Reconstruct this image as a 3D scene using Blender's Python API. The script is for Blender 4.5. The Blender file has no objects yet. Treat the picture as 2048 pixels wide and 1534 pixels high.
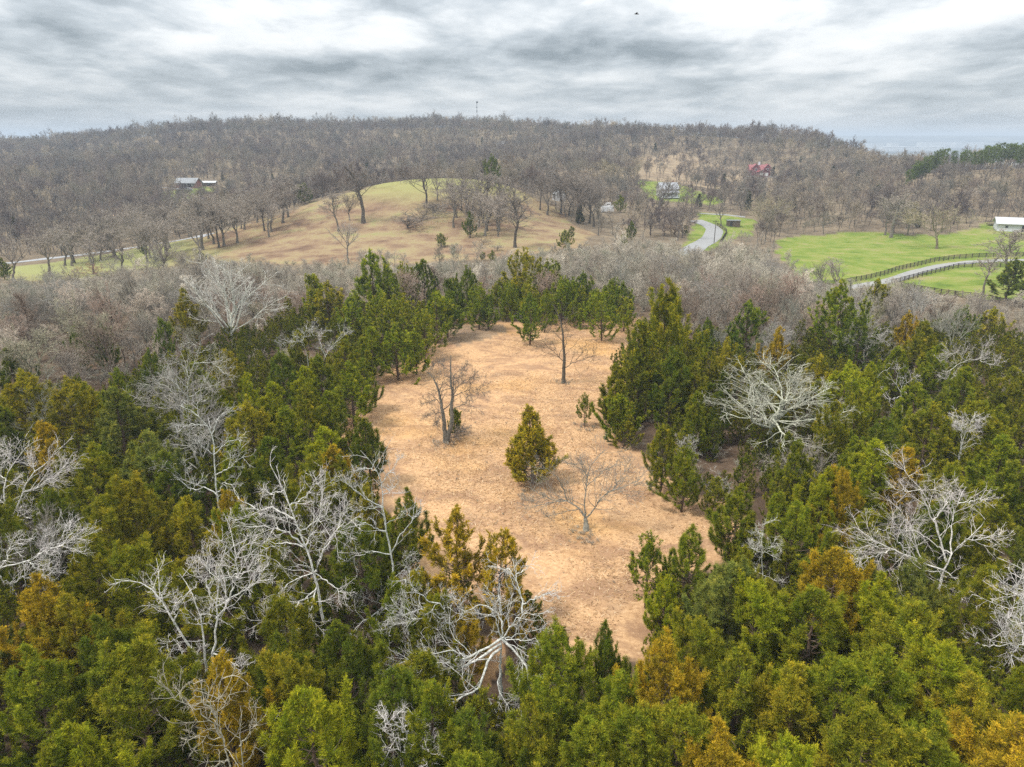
import bpy, math, random
import numpy as np
from mathutils import Vector, Matrix
R = math.radians
rng = np.random.default_rng(7)
random.seed(7)
scene = bpy.context.scene
COL = scene.collection

# ------------------------------------------------------------------ camera, light, sky, exposure
CAM_Z, PITCH, FOC = 30.0, R(19.1), 1420.0          # FOC in pixels of the 2048 px wide photograph
cam_data = bpy.data.cameras.new("camera")
cam_data.sensor_width = 36.0
cam_data.lens = 36.0 * FOC / 2048.0
cam_data.clip_start, cam_data.clip_end = 0.5, 40000
cam = bpy.data.objects.new("camera", cam_data)
cam.location = (0, 0, CAM_Z)
cam.rotation_euler = (R(90) - PITCH, 0, 0)
COL.objects.link(cam)
scene.camera = cam

SUN_EL, SUN_AZ = R(58), R(-115)                      # azimuth from +Y, negative = left of the view
sun_data = bpy.data.lights.new("sun", 'SUN')
sun_data.energy, sun_data.angle, sun_data.color = 1.5, R(10), (1.0, 0.96, 0.90)
sun = bpy.data.objects.new("sun", sun_data)
sdir = Vector((math.sin(SUN_AZ) * math.cos(SUN_EL), math.cos(SUN_AZ) * math.cos(SUN_EL), math.sin(SUN_EL)))
sun.rotation_euler = sdir.to_track_quat('Z', 'Y').to_euler()
COL.objects.link(sun)

world = bpy.data.worlds.new("World")
scene.world = world
world.use_nodes = True
wt = world.node_tree
wt.nodes.clear()


def N(t, typ, ins=None, **kw):
    n = t.nodes.new(typ)
    for k, v in kw.items():
        setattr(n, k, v)
    for k, v in (ins or {}).items():
        if hasattr(v, 'is_linked') or isinstance(v, bpy.types.NodeSocket):
            t.links.new(v, n.inputs[k])
        else:
            n.inputs[k].default_value = v
    return n


def M(t, op, a, b=0.0, c=0.0, clamp=False):
    n = N(t, 'ShaderNodeMath', {0: a, 1: b, 2: c}, operation=op, use_clamp=clamp)
    return n.outputs[0]


def ramp(t, fac, stops, interp='LINEAR'):
    n = N(t, 'ShaderNodeValToRGB', {0: fac})
    cr = n.color_ramp
    cr.interpolation = interp
    while len(cr.elements) < len(stops):
        cr.elements.new(0.5)
    for e, (p, c) in zip(cr.elements, stops):
        e.position = p
        e.color = c if len(c) == 4 else (*c, 1)
    return n.outputs[0]


def mixc(t, fac, a, b, mode='MIX'):
    n = N(t, 'ShaderNodeMix', data_type='RGBA', blend_type=mode)
    for i, v in ((0, fac), (6, a), (7, b)):
        if isinstance(v, bpy.types.NodeSocket):
            t.links.new(v, n.inputs[i])
        else:
            n.inputs[i].default_value = v if i == 0 else ((*v, 1) if len(v) == 3 else v)
    return n.outputs[2]


def noise(t, vec, scale, detail=4, rough=0.55, dist=0.0):
    n = N(t, 'ShaderNodeTexNoise', {'Scale': scale, 'Detail': detail, 'Roughness': rough, 'Distortion': dist})
    if vec is not None:
        t.links.new(vec, n.inputs['Vector'])
    return n.outputs[0]


# overcast sky: a flat stratocumulus deck seen in perspective, over a Nishita sky
sky = N(wt, 'ShaderNodeTexSky', sky_type='NISHITA', sun_disc=False, sun_elevation=SUN_EL, sun_rotation=SUN_AZ)
bg_clear = N(wt, 'ShaderNodeBackground', {'Color': sky.outputs[0], 'Strength': 0.1})
tc = N(wt, 'ShaderNodeTexCoord')
sep = N(wt, 'ShaderNodeSeparateXYZ', {0: tc.outputs['Generated']})
zc = M(wt, 'MAXIMUM', sep.outputs[2], 0.0)
den = M(wt, 'ADD', zc, 0.15)
comb = N(wt, 'ShaderNodeCombineXYZ', {0: M(wt, 'DIVIDE', sep.outputs[0], den), 1: M(wt, 'DIVIDE', sep.outputs[1], den), 2: 0.0})
SKY_OFF = (21.6, 8.5, 4.0)
mp = N(wt, 'ShaderNodeMapping', {0: comb.outputs[0], 1: SKY_OFF, 2: (0, 0, R(6)), 3: (1.7, 1.35, 1.0)})
big = noise(wt, mp.outputs[0], 0.55, 2, 0.5, 0.25)
mid = noise(wt, mp.outputs[0], 1.6, 10, 0.56, 0.25)
puff = noise(wt, mp.outputs[0], 4.2, 6, 0.6, 0.2)
cl = M(wt, 'ADD', M(wt, 'ADD', M(wt, 'MULTIPLY', big, 0.52), M(wt, 'MULTIPLY', mid, 0.38)), M(wt, 'MULTIPLY', puff, 0.10))
# thinner contrast towards the horizon, where the deck is seen edge-on through the air
con = N(wt, 'ShaderNodeMapRange', {0: zc, 1: 0.0, 2: 0.08, 3: 0.45, 4: 1.3}).outputs[0]
cl2 = M(wt, 'ADD', M(wt, 'MULTIPLY', M(wt, 'SUBTRACT', cl, 0.5), con), 0.505)
ccol = ramp(wt, cl2, [(0.31, (0.87, 0.875, 0.87)), (0.42, (0.74, 0.76, 0.77)), (0.53, (0.47, 0.51, 0.54)), (0.66, (0.23, 0.265, 0.29))])
# overcast luminance rises towards the zenith (1 + 2 sin(elevation))
lum = M(wt, 'ADD', M(wt, 'MULTIPLY', zc, 1.25), 0.43)
bg_cloud = N(wt, 'ShaderNodeBackground', {'Color': ccol, 'Strength': lum})
mixs = N(wt, 'ShaderNodeMixShader', {0: 0.95, 1: bg_clear.outputs[0], 2: bg_cloud.outputs[0]})
wo = N(wt, 'ShaderNodeOutputWorld', {0: mixs.outputs[0]})

vs = scene.view_settings
vs.view_transform, vs.look, vs.exposure, vs.gamma, vs.use_curve_mapping = 'Standard', 'None', 1.2, 1.0, False
cy = scene.cycles
cy.max_bounces, cy.diffuse_bounces, cy.glossy_bounces, cy.transmission_bounces, cy.volume_bounces, cy.transparent_max_bounces = 4, 2, 1, 2, 0, 4
cy.use_denoising = False
cy.use_adaptive_sampling = False
cy.denoising_input_passes = 'RGB_ALBEDO_NORMAL'
cy.denoising_prefilter = 'ACCURATE'
scene.render.filter_size = 1.2
cy.sample_clamp_indirect = 6.0

# ------------------------------------------------------------------ pixels and the lie of the land
CAM = np.array([0.0, 0.0, CAM_Z])
FW = np.array([0, math.cos(PITCH), -math.sin(PITCH)])
UP = np.array([0, math.sin(PITCH), math.cos(PITCH)])


def ray(px, py):
    return FW + np.array([1.0, 0, 0]) * ((px - 1024) / FOC) + UP * ((767 - py) / FOC)


def on_plane(px, py, y):
    d = ray(px, py)
    return CAM + d * (y / d[1])


def to_px(P):
    v = np.asarray(P, float) - CAM
    z = v @ FW
    return 1024 + FOC * v[..., 0] / z, 767 - FOC * (v @ UP) / z


def vnoise(x, y, s, seed=0):
    x, y = np.asarray(x) / s + seed * 17.31, np.asarray(y) / s + seed * 5.77
    xi, yi = np.floor(x), np.floor(y)
    fx, fy = x - xi, y - yi
    fx, fy = fx * fx * (3 - 2 * fx), fy * fy * (3 - 2 * fy)
    h = lambda a, b: np.modf(np.abs(np.sin(a * 127.1 + b * 311.7 + seed) * 43758.5453))[0]
    return (h(xi, yi) * (1 - fx) + h(xi + 1, yi) * fx) * (1 - fy) + (h(xi, yi + 1) * (1 - fx) + h(xi + 1, yi + 1) * fx) * fy


def fbm(x, y, s, seed=0, o=3):
    return sum(vnoise(x, y, s / 2 ** i, seed + i) / 2 ** i for i in range(o)) / sum(1 / 2 ** i for i in range(o)) - 0.5


_A = []
for px, py, d in [  # ground seen in the photograph: pixel, distance
    (20, 528, 250), (190, 507, 275), (400, 472, 320), (60, 548, 215), (250, 530, 235), (500, 520, 225),
    (850, 522, 212), (700, 500, 230), (1050, 500, 225), (800, 440, 270), (950, 430, 275), (650, 450, 268), (1080, 450, 268),
    (890, 356, 335), (800, 361, 335), (980, 362, 335), (720, 376, 328), (640, 397, 318), (560, 420, 310), (460, 452, 300), (1060, 392, 320), (1130, 440, 300),
    (0, 440, 370), (200, 425, 385), (100, 330, 700), (250, 305, 800), (0, 300, 1100), (200, 283, 920), (350, 268, 850), (500, 264, 850), (620, 262, 900),
    (750, 258, 950), (900, 256, 950), (0, 280, 1500), (400, 330, 600), (600, 340, 560), (850, 325, 620), (1050, 335, 560), (700, 300, 720), (1000, 295, 740),
    (1150, 350, 450), (1150, 300, 680), (375, 374, 500), (300, 376, 490), (450, 376, 500), (1100, 266, 900), (1250, 270, 780), (1400, 274, 720), (1520, 280, 700), (1650, 292, 680), (1720, 320, 600),
    (1780, 352, 500), (1520, 352, 560), (1330, 394, 400), (1300, 352, 500), (1400, 395, 400), (1440, 430, 330), (1410, 490, 250), (1300, 500, 215), (1200, 475, 260), (1600, 472, 300),
    (1700, 460, 305), (1850, 500, 250), (1650, 540, 205), (1950, 455, 290), (2040, 462, 285), (1900, 435, 320), (1780, 562, 195), (2048, 525, 218), (1600, 576, 188),
    (1950, 345, 420), (1850, 364, 400), (2048, 336, 430), (1700, 440, 330), (1800, 400, 370), (1550, 440, 330), (1600, 390, 430), (2000, 400, 350),
]:
    _A.append(on_plane(px, py, d))
for x in (-170, -110, -60, -20, 20, 60, 110, 170):
    for y in (-80, -20, 30, 75, 112):
        _A.append((x, y, -0.012 * max(0, abs(x) - 50)))
for px, d, z in [(900, 420, -4), (600, 410, -6), (1010, 420, -3), (750, 420, -5), (450, 380, -7), (1150, 380, -4), (1950, 620, -15), (1800, 620, -14), (900, 1250, -5), (1300, 1050, -10), (1600, 950, -20),
                 (300, 1200, 5), (600, 1200, 5), (1100, 1250, -8), (200, 1700, 20)]:
    _A.append(((px - 1024) / FOC * d * 0.95, d, z))
for p in [(-350, 60, -4), (350, 60, -4), (-400, -200, 0), (400, -200, 0), (0, -300, 0), (-600, 300, -8), (600, 300, 0), (700, 700, -10), (-900, 800, 5), (-200, 160, -5), (0, 160, -1.5), (120, 150, -3.0), (200, 150, -5.0), (-90, 150, -3.0)]:
    _A.append(p)
_A = np.array(_A, float)


def _kern(r2):
    return 0.5 * r2 * np.log(np.maximum(r2, 1e-9))


_S = 100.0
_P = _A[:, :2] / _S
_n = len(_P)
_K = _kern(((_P[:, None] - _P[None]) ** 2).sum(-1)) + np.eye(_n) * 0.02
_Q = np.c_[np.ones(_n), _P]
_W = np.linalg.solve(np.block([[_K, _Q], [_Q.T, np.zeros((3, 3))]]), np.r_[_A[:, 2], np.zeros(3)])


def H(x, y):
    x, y = np.broadcast_arrays(np.asarray(x, float), np.asarray(y, float))
    sh = x.shape
    p = np.c_[x.ravel(), y.ravel()] / _S
    z = np.empty(len(p))
    for i in range(0, len(p), 20000):
        q = p[i:i + 20000]
        z[i:i + 20000] = _kern(((q[:, None] - _P[None]) ** 2).sum(-1)) @ _W[:_n] + np.c_[np.ones(len(q)), q] @ _W[_n:]
    z = np.clip(z, -45, 75).reshape(sh)
    r = np.hypot(x, y)
    w = 1 - np.clip((r - 1150) / 700, 0, 1)
    wl = 1 - np.clip((r - 1900) / 900, 0, 1)
    s = np.clip((-x / np.maximum(y, 1) - 0.35) / 0.2, 0, 1) * (y > 0)
    w = w * (1 - s) + wl * s
    w = w * w * (3 - 2 * w)
    bk = np.clip((-y - 100) / 300, 0, 1)
    plain = -42 + 5 * fbm(x, y, 900, 3)
    rel = np.clip((r - 6500) / 2600, 0, 1)
    plain = plain + rel * rel * (3 - 2 * rel) * (92 + 28 * fbm(x, y, 1500, 5) + 12 * fbm(x, y, 420, 8))
    z = z * w + plain * (1 - w)
    z = z * (1 - bk) + np.minimum(z, 0) * bk
    return z + (0.9 * fbm(x, y, 26, 1) + 0.25 * fbm(x, y, 5, 2, 2)) * np.clip(1.2 - r / 1500, 0, 1)


_T = np.geomspace(12, 2600, 1400)


def at(px, py, h=0.0):
    """where the pixel's ray first comes within h of the ground: (x, y, ground z)"""
    d = ray(px, py)
    pts = CAM + d * (_T / np.linalg.norm(d))[:, None]
    g = H(pts[:, 0], pts[:, 1])
    k = np.nonzero(pts[:, 2] <= g + h)[0]
    i = k[0] if len(k) else len(_T) - 1
    i = max(i, 1)
    a = pts[i - 1, 2] - g[i - 1] - h
    b = pts[i, 2] - g[i] - h
    f = a / (a - b) if a > b else 1.0
    p = pts[i - 1] + (pts[i] - pts[i - 1]) * min(max(f, 0), 1)
    return np.array([p[0], p[1], float(H(p[0], p[1]))])


def inpoly(x, y, poly):
    x, y = np.asarray(x), np.asarray(y)
    ins = np.zeros(np.broadcast(x, y).shape, bool)
    n = len(poly)
    for i in range(n):
        x1, y1 = poly[i][:2]
        x2, y2 = poly[(i + 1) % n][:2]
        c = ((y1 > y) != (y2 > y)) & (x < (x2 - x1) * (y - y1) / ((y2 - y1) if y2 != y1 else 1e-9) + x1)
        ins ^= c
    return ins


def ground_poly(pxs):
    return [at(*p)[:2] for p in pxs]


def soft(x, y, poly, amp, seed):
    return inpoly(x + amp * 2 * fbm(x, y, amp * 3, seed), y + amp * 2 * fbm(x, y, amp * 3, seed + 9), poly).astype(float)


clearing = ground_poly([(868, 650), (1000, 648), (1130, 645), (1285, 645), (1250, 700), (1210, 780), (1185, 870), (1200, 900), (1270, 920), (1310, 1000), (1440, 1040), (1440, 1090), (1330, 1110), (1270, 1180), (1240, 1260), (1200, 1290), (1130, 1285), (1080, 1230), (1030, 1190), (920, 1170), (868, 1120), (815, 1010), (760, 890), (700, 850), (730, 800), (790, 740), (860, 720), (872, 690)])
gap_front = ground_poly([(905, 1270), (990, 1275), (1010, 1330), (985, 1380), (915, 1375)])
dome = ground_poly([(0, 560), (10, 535), (130, 522), (300, 492), (450, 460), (560, 428), (640, 400), (720, 380)]) + [on_plane(800, 357, 352)[:2], on_plane(890, 350, 356)[:2], on_plane(980, 357, 352)[:2]] + ground_poly([(1060, 396), (1120, 425), (1190, 470), (1150, 500), (1000, 515), (850, 530), (640, 530), (420, 525), (250, 545), (100, 570)])
pasture = ground_poly([(1555, 480), (1600, 472), (1740, 462), (1800, 470), (1900, 470), (1985, 445), (2048, 450), (2100, 470), (2100, 600), (1960, 600), (1850, 580), (1700, 566), (1590, 560), (1560, 520)])
lawn_road = ground_poly([(1365, 490), (1385, 455), (1400, 428), (1400, 424), (1480, 432), (1510, 440), (1500, 470), (1470, 480), (1420, 500), (1380, 502)])
lawn_house = ground_poly([(1270, 360), (1330, 364), (1380, 375), (1450, 400), (1430, 410), (1360, 405), (1290, 395)])
lawn_left = ground_poly([(320, 385), (400, 372), (440, 378), (400, 392), (350, 405), (320, 402)])
hill_open = ground_poly([(1230, 350), (1280, 318), (1360, 305), (1420, 330), (1490, 340), (1480, 385), (1380, 370), (1260, 358)])
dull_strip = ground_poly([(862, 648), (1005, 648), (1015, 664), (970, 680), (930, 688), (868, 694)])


# ------------------------------------------------------------------ helpers for objects and materials
def tag(o, label=None, cat=None, group=None, kind=None):
    for k, v in (('label', label), ('category', cat), ('group', group), ('kind', kind)):
        if v:
            o[k] = v
    return o


def link(name, data, parent=None, loc=None):
    o = bpy.data.objects.new(name, data)
    COL.objects.link(o)
    if parent is not None:
        o.parent = parent
    if loc is not None:
        o.location = loc
    return o


def mesh_np(name, V, F, mats, attrs=None, mat_idx=None, smooth=False):
    """F: list of (k, m) face arrays with m = 3 or 4"""
    me = bpy.data.meshes.new(name)
    V = np.asarray(V, np.float32)
    me.vertices.add(len(V))
    me.vertices.foreach_set('co', V.ravel())
    F = [np.asarray(f, np.int32) for f in F if len(f)]
    loops = np.concatenate([f.ravel() for f in F])
    tot = np.concatenate([np.full(len(f), f.shape[1], np.int32) for f in F])
    me.loops.add(len(loops))
    me.loops.foreach_set('vertex_index', loops)
    me.polygons.add(len(tot))
    me.polygons.foreach_set('loop_start', np.r_[0, np.cumsum(tot)[:-1]].astype(np.int32))
    for m in (mats if isinstance(mats, (list, tuple)) else [mats]):
        me.materials.append(m)
    if mat_idx is not None:
        me.polygons.foreach_set('material_index', np.asarray(mat_idx, np.int32))
    if smooth:
        me.polygons.foreach_set('use_smooth', np.ones(len(tot), bool))
    me.update(calc_edges=True)
    for k, a in (attrs or {}).items():
        a = np.asarray(a, np.float32)
        if a.ndim == 1:
            me.attributes.new(k, 'FLOAT', 'POINT').data.foreach_set('value', a)
        else:
            me.attributes.new(k, 'FLOAT_VECTOR', 'POINT').data.foreach_set('vector', a.ravel())
    return me


def new_mat(name):
    m = bpy.data.materials.new(name)
    m.use_nodes = True
    t = m.node_tree
    t.nodes.clear()
    out = N(t, 'ShaderNodeOutputMaterial')
    return m, t, out


def plain_mat(name, color, rough=0.7, var=0.15, scale=3.0, metal=0.0, bump=0.0):
    m, t, out = new_mat(name)
    c = N(t, 'ShaderNodeTexCoord')
    n = noise(t, c.outputs['Object'], scale, 5, 0.6)
    lo = tuple(x * (1 - var * 1.6) for x in color)
    hi = tuple(min(1, x * (1 + var * 1.6)) for x in color)
    b = N(t, 'ShaderNodeBsdfPrincipled', {'Base Color': ramp(t, n, [(0.25, lo), (0.75, hi)]), 'Roughness': rough, 'Metallic': metal})
    if bump:
        bp = N(t, 'ShaderNodeBump', {'Strength': bump, 'Height': n})
        t.links.new(bp.outputs[0], b.inputs['Normal'])
    t.links.new(b.outputs[0], out.inputs[0])
    return m


def bark_mat(name, base, tipc, lichen=0.5, use_obj=True, rnd=None, stand=False):
    """bark: trunk to twig colour by the mesh's own 'tip' value, blotched with lichen"""
    m, t, out = new_mat(name)
    c = N(t, 'ShaderNodeTexCoord')
    tip = N(t, 'ShaderNodeAttribute', attribute_name='tip').outputs['Fac']
    col = mixc(t, tip, base, tipc)
    n = noise(t, c.outputs['Object'], 2.2, 5, 0.65)
    col = mixc(t, M(t, 'MULTIPLY', ramp(t, n, [(0.45, (0, 0, 0)), (0.62, (1, 1, 1))]), lichen), col, (0.33, 0.36, 0.29))
    n2 = noise(t, c.outputs['Object'], 7.0, 4, 0.7)
    col = mixc(t, 1.0, col, ramp(t, n2, [(0.32, (0.42, 0.41, 0.39)), (0.58, (1.18, 1.18, 1.18))]), 'MULTIPLY')
    oi = N(t, 'ShaderNodeObjectInfo')
    if use_obj:
        col = mixc(t, 1.0, col, oi.outputs['Color'], 'MULTIPLY')
    if rnd:
        col = mixc(t, 1.0, col, ramp(t, oi.outputs['Random'], rnd), 'MULTIPLY')
    if stand:   # stands of one kind of tree or another over the hills
        ps = N(t, 'ShaderNodeNewGeometry').outputs['Position']
        col = mixc(t, 1.0, col, ramp(t, noise(t, ps, 0.013, 4, 0.6), [(0.32, (0.72, 0.66, 0.68)), (0.48, (1.0, 0.98, 0.98)), (0.6, (1.25, 1.2, 1.05)), (0.7, (0.85, 0.9, 0.85))]), 'MULTIPLY')
    b = N(t, 'ShaderNodeBsdfDiffuse', {'Color': col, 'Roughness': 0.6})
    t.links.new(b.outputs[0], out.inputs[0])
    return m


def leaf_mat(name, tip_col, rnd=None):
    m, t, out = new_mat(name)
    oi = N(t, 'ShaderNodeObjectInfo')
    tint = N(t, 'ShaderNodeAttribute', attribute_name='tint').outputs['Fac']
    spr = N(t, 'ShaderNodeAttribute', attribute_name='spray').outputs['Fac']
    base = oi.outputs['Color'] if rnd is None else ramp(t, oi.outputs['Random'], rnd)
    amt = oi.outputs['Alpha'] if rnd is None else 0.3
    c = N(t, 'ShaderNodeTexCoord')
    n = noise(t, c.outputs['Object'], 0.9, 3, 0.6)
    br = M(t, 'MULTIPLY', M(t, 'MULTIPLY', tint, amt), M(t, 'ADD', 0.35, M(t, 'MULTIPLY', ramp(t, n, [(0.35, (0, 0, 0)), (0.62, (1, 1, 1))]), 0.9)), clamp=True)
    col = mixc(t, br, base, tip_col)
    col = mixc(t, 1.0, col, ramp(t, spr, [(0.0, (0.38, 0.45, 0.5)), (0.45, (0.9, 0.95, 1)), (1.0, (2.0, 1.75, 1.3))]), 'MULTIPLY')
    d = N(t, 'ShaderNodeBsdfDiffuse', {'Color': col})
    tr = N(t, 'ShaderNodeBsdfTranslucent', {'Color': col})
    ms = N(t, 'ShaderNodeMixShader', {0: 0.22, 1: d.outputs[0], 2: tr.outputs[0]})
    t.links.new(ms.outputs[0], out.inputs[0])
    return m


# ------------------------------------------------------------------ the ground: one sheet to the horizon
def build_ground():
    rad = np.r_[0.5, np.geomspace(6, 160, 210)[0:], np.geomspace(162, 1800, 190), np.geomspace(1840, 11000, 60)]
    fine = np.arange(-44, 44.01, 0.24)
    ang = np.r_[fine, np.arange(47, 314, 3.0)]
    a = np.radians(ang)
    X = rad[:, None] * np.sin(a)[None]
    Y = rad[:, None] * np.cos(a)[None]
    Z = H(X, Y)
    nr, na = X.shape
    idx = np.arange(nr * na).reshape(nr, na)
    q = np.stack([idx[:-1], np.roll(idx, -1, 1)[:-1], np.roll(idx, -1, 1)[1:], idx[1:]], -1).reshape(-1, 4)[:, ::-1]
    V = np.stack([X, Y, Z], -1).reshape(-1, 3)
    V = np.r_[V, [[0, 0, V[0, 2]]]]
    tri = np.stack([np.full(na, nr * na), np.roll(idx[0], -1), idx[0]], -1)
    x, y = V[:, 0], V[:, 1]
    near = y > 0
    straw = soft(x, y, gap_front, 0.8, 5)
    for k in range(9):
        a_, q_ = k * 0.785, (2.2 if k < 8 else 0)
        straw = np.maximum(straw, soft(x + q_ * math.cos(a_), y + q_ * math.sin(a_), clearing, 1.2, 4))
    dm = soft(x, y, dome, 5, 6) * (np.hypot(x, y) > 150)
    pa = np.maximum.reduce([soft(x, y, p, 3, 7) for p in (pasture, lawn_road, lawn_house, lawn_left)])
    ho = soft(x, y, hill_open, 10, 8)
    pl = np.clip((np.hypot(x, y) - 1500) / 600, 0, 1)
    m, t, out = new_mat("ground")
    P = N(t, 'ShaderNodeNewGeometry').outputs['Position']
    at1 = N(t, 'ShaderNodeAttribute', attribute_name='zone')
    at2 = N(t, 'ShaderNodeAttribute', attribute_name='zone2')
    s1 = N(t, 'ShaderNodeSeparateXYZ', {0: at1.outputs['Vector']})
    s2 = N(t, 'ShaderNodeSeparateXYZ', {0: at2.outputs['Vector']})
    fine_n = noise(t, P, 4.5, 7, 0.82)
    med = noise(t, P, 0.35, 5, 0.65)
    bigp = noise(t, P, 0.055, 4, 0.6)
    litter = ramp(t, M(t, 'ADD', M(t, 'MULTIPLY', fine_n, 0.5), M(t, 'MULTIPLY', med, 0.5)), [(0.3, (0.035, 0.024, 0.016)), (0.5, (0.11, 0.074, 0.05)), (0.65, (0.21, 0.15, 0.10))])
    farl = ramp(t, M(t, 'ADD', M(t, 'MULTIPLY', bigp, .5), M(t, 'MULTIPLY', med, .5)), [(0.35, (0.12, 0.09, 0.065)), (0.6, (0.25, 0.195, 0.13))])
    cd = N(t, 'ShaderNodeVectorMath', {0: P}, operation='LENGTH').outputs['Value']
    litter = mixc(t, N(t, 'ShaderNodeMapRange', {0: cd, 1: 110, 2: 190}).outputs[0], litter, farl)
    # dry mown straw with browner trampled patches and paler streaks
    stv = N(t, 'ShaderNodeMapping', {0: P, 2: (0, 0, 0.5), 3: (1.0, 1.5, 1.0)})
    streak = noise(t, stv.outputs[0], 2.4, 7, 0.8, 0.4)
    st = ramp(t, M(t, 'ADD', M(t, 'MULTIPLY', streak, 0.55), M(t, 'MULTIPLY', fine_n, 0.45)), [(0.32, (0.19, 0.10, 0.055)), (0.44, (0.44, 0.26, 0.135)), (0.54, (0.58, 0.36, 0.19)), (0.66, (0.74, 0.52, 0.32))])
    st = mixc(t, M(t, 'MULTIPLY', ramp(t, noise(t, stv.outputs[0], 0.22, 6, 0.7, 0.5), [(0.45, (0, 0, 0)), (0.60, (1, 1, 1))]), 0.75), st, (0.27, 0.155, 0.095))
    st = mixc(t, M(t, 'MULTIPLY', ramp(t, med, [(0.55, (0, 0, 0)), (0.72, (1, 1, 1))]), 0.6), st, (0.30, 0.20, 0.13))
    st = mixc(t, M(t, 'MULTIPLY', ramp(t, bigp, [(0.52, (0, 0, 0)), (0.66, (1, 1, 1))]), 0.5), st, (0.60, 0.33, 0.10))
    # dome hill: tan winter grass, olive green on the crown and along the lower edge, rusty litter between
    dg = ramp(t, noise(t, P, 0.09, 6, 0.7), [(0.34, (0.15, 0.095, 0.065)), (0.45, (0.24, 0.16, 0.10)), (0.56, (0.30, 0.225, 0.125)), (0.68, (0.27, 0.25, 0.11))])
    zz = N(t, 'ShaderNodeSeparateXYZ', {0: P}).outputs[2]
    dg = mixc(t, N(t, 'ShaderNodeMapRange', {0: M(t, 'ADD', zz, M(t, 'MULTIPLY', M(t, 'SUBTRACT', noise(t, P, 0.05, 3), 0.5), 9)), 1: 3.5, 2: 13.0}).outputs[0], dg, (0.275, 0.275, 0.10))
    dg = mixc(t, N(t, 'ShaderNodeMapRange', {0: M(t, 'ADD', zz, M(t, 'MULTIPLY', M(t, 'SUBTRACT', noise(t, P, 0.05, 3), 0.5), 7)), 1: -6.0, 2: -9.5}).outputs[0], dg, (0.28, 0.28, 0.115))
    pg = ramp(t, noise(t, P, 0.12, 6, 0.7), [(0.32, (0.10, 0.15, 0.03)), (0.45, (0.165, 0.215, 0.042)), (0.57, (0.225, 0.24, 0.065)), (0.70, (0.28, 0.235, 0.12))])
    hg = ramp(t, noise(t, P, 0.04, 5, 0.7), [(0.35, (0.20, 0.145, 0.10)), (0.6, (0.33, 0.25, 0.16))])
    plc = ramp(t, noise(t, P, 0.0022, 8, 0.7), [(0.42, (0.035, 0.04, 0.035)), (0.54, (0.09, 0.09, 0.06)), (0.64, (0.30, 0.27, 0.20))])
    c = mixc(t, s1.outputs[0], litter, st)
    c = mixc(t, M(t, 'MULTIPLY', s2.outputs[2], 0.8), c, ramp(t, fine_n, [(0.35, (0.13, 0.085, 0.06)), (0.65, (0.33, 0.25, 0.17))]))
    c = mixc(t, s1.outputs[1], c, dg)
    c = mixc(t, s1.outputs[2], c, pg)
    c = mixc(t, s2.outputs[0], c, hg)
    c = mixc(t, s2.outputs[1], c, plc)
    bp = N(t, 'ShaderNodeBump', {'Strength': 0.4, 'Distance': 0.08, 'Height': M(t, 'ADD', fine_n, streak)})
    b = N(t, 'ShaderNodeBsdfDiffuse', {'Color': c, 'Normal': bp.outputs[0]})
    t.links.new(b.outputs[0], out.inputs[0])
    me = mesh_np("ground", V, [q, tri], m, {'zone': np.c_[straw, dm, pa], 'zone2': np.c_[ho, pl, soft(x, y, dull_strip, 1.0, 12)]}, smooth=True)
    tag(link("ground", me), kind='structure')


build_ground()


# ------------------------------------------------------------------ trees: tubes, limbs, sprays
def tubes(P, Rr, s):
    """P (m,n,3) centre lines, Rr (m,n) radii -> vertices, quads"""
    m, n, _ = P.shape
    T = np.gradient(P, axis=1)
    T /= np.linalg.norm(T, axis=2, keepdims=True) + 1e-9
    ref = np.where(np.abs(T[..., 2:3]) > 0.9, np.array([1.0, 0, 0]), np.array([0, 0, 1.0]))
    A = np.cross(T, ref)
    A /= np.linalg.norm(A, axis=2, keepdims=True) + 1e-9
    B = np.cross(T, A)
    th = np.arange(s) * 2 * np.pi / s
    V = P[:, :, None] + Rr[:, :, None, None] * (A[:, :, None] * np.cos(th)[:, None] + B[:, :, None] * np.sin(th)[:, None])
    idx = np.arange(m * n * s).reshape(m, n, s)
    q = np.stack([idx[:, :-1], np.roll(idx, -1, 2)[:, :-1], np.roll(idx, -1, 2)[:, 1:], idx[:, 1:]], -1).reshape(-1, 4)
    return V.reshape(-1, 3), q


def unit(v):
    return v / (np.linalg.norm(v, axis=-1, keepdims=True) + 1e-9)


def sample(P, Rr, i, t):
    n = P.shape[1]
    f = t * (n - 1)
    k = np.minimum(f.astype(int), n - 2)
    w = (f - k)[:, None]
    pos = P[i, k] * (1 - w) + P[i, k + 1] * w
    rad = Rr[i, k] * (1 - w[:, 0]) + Rr[i, k + 1] * w[:, 0]
    return pos, unit(P[i, k + 1] - P[i, k]), rad


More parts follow.
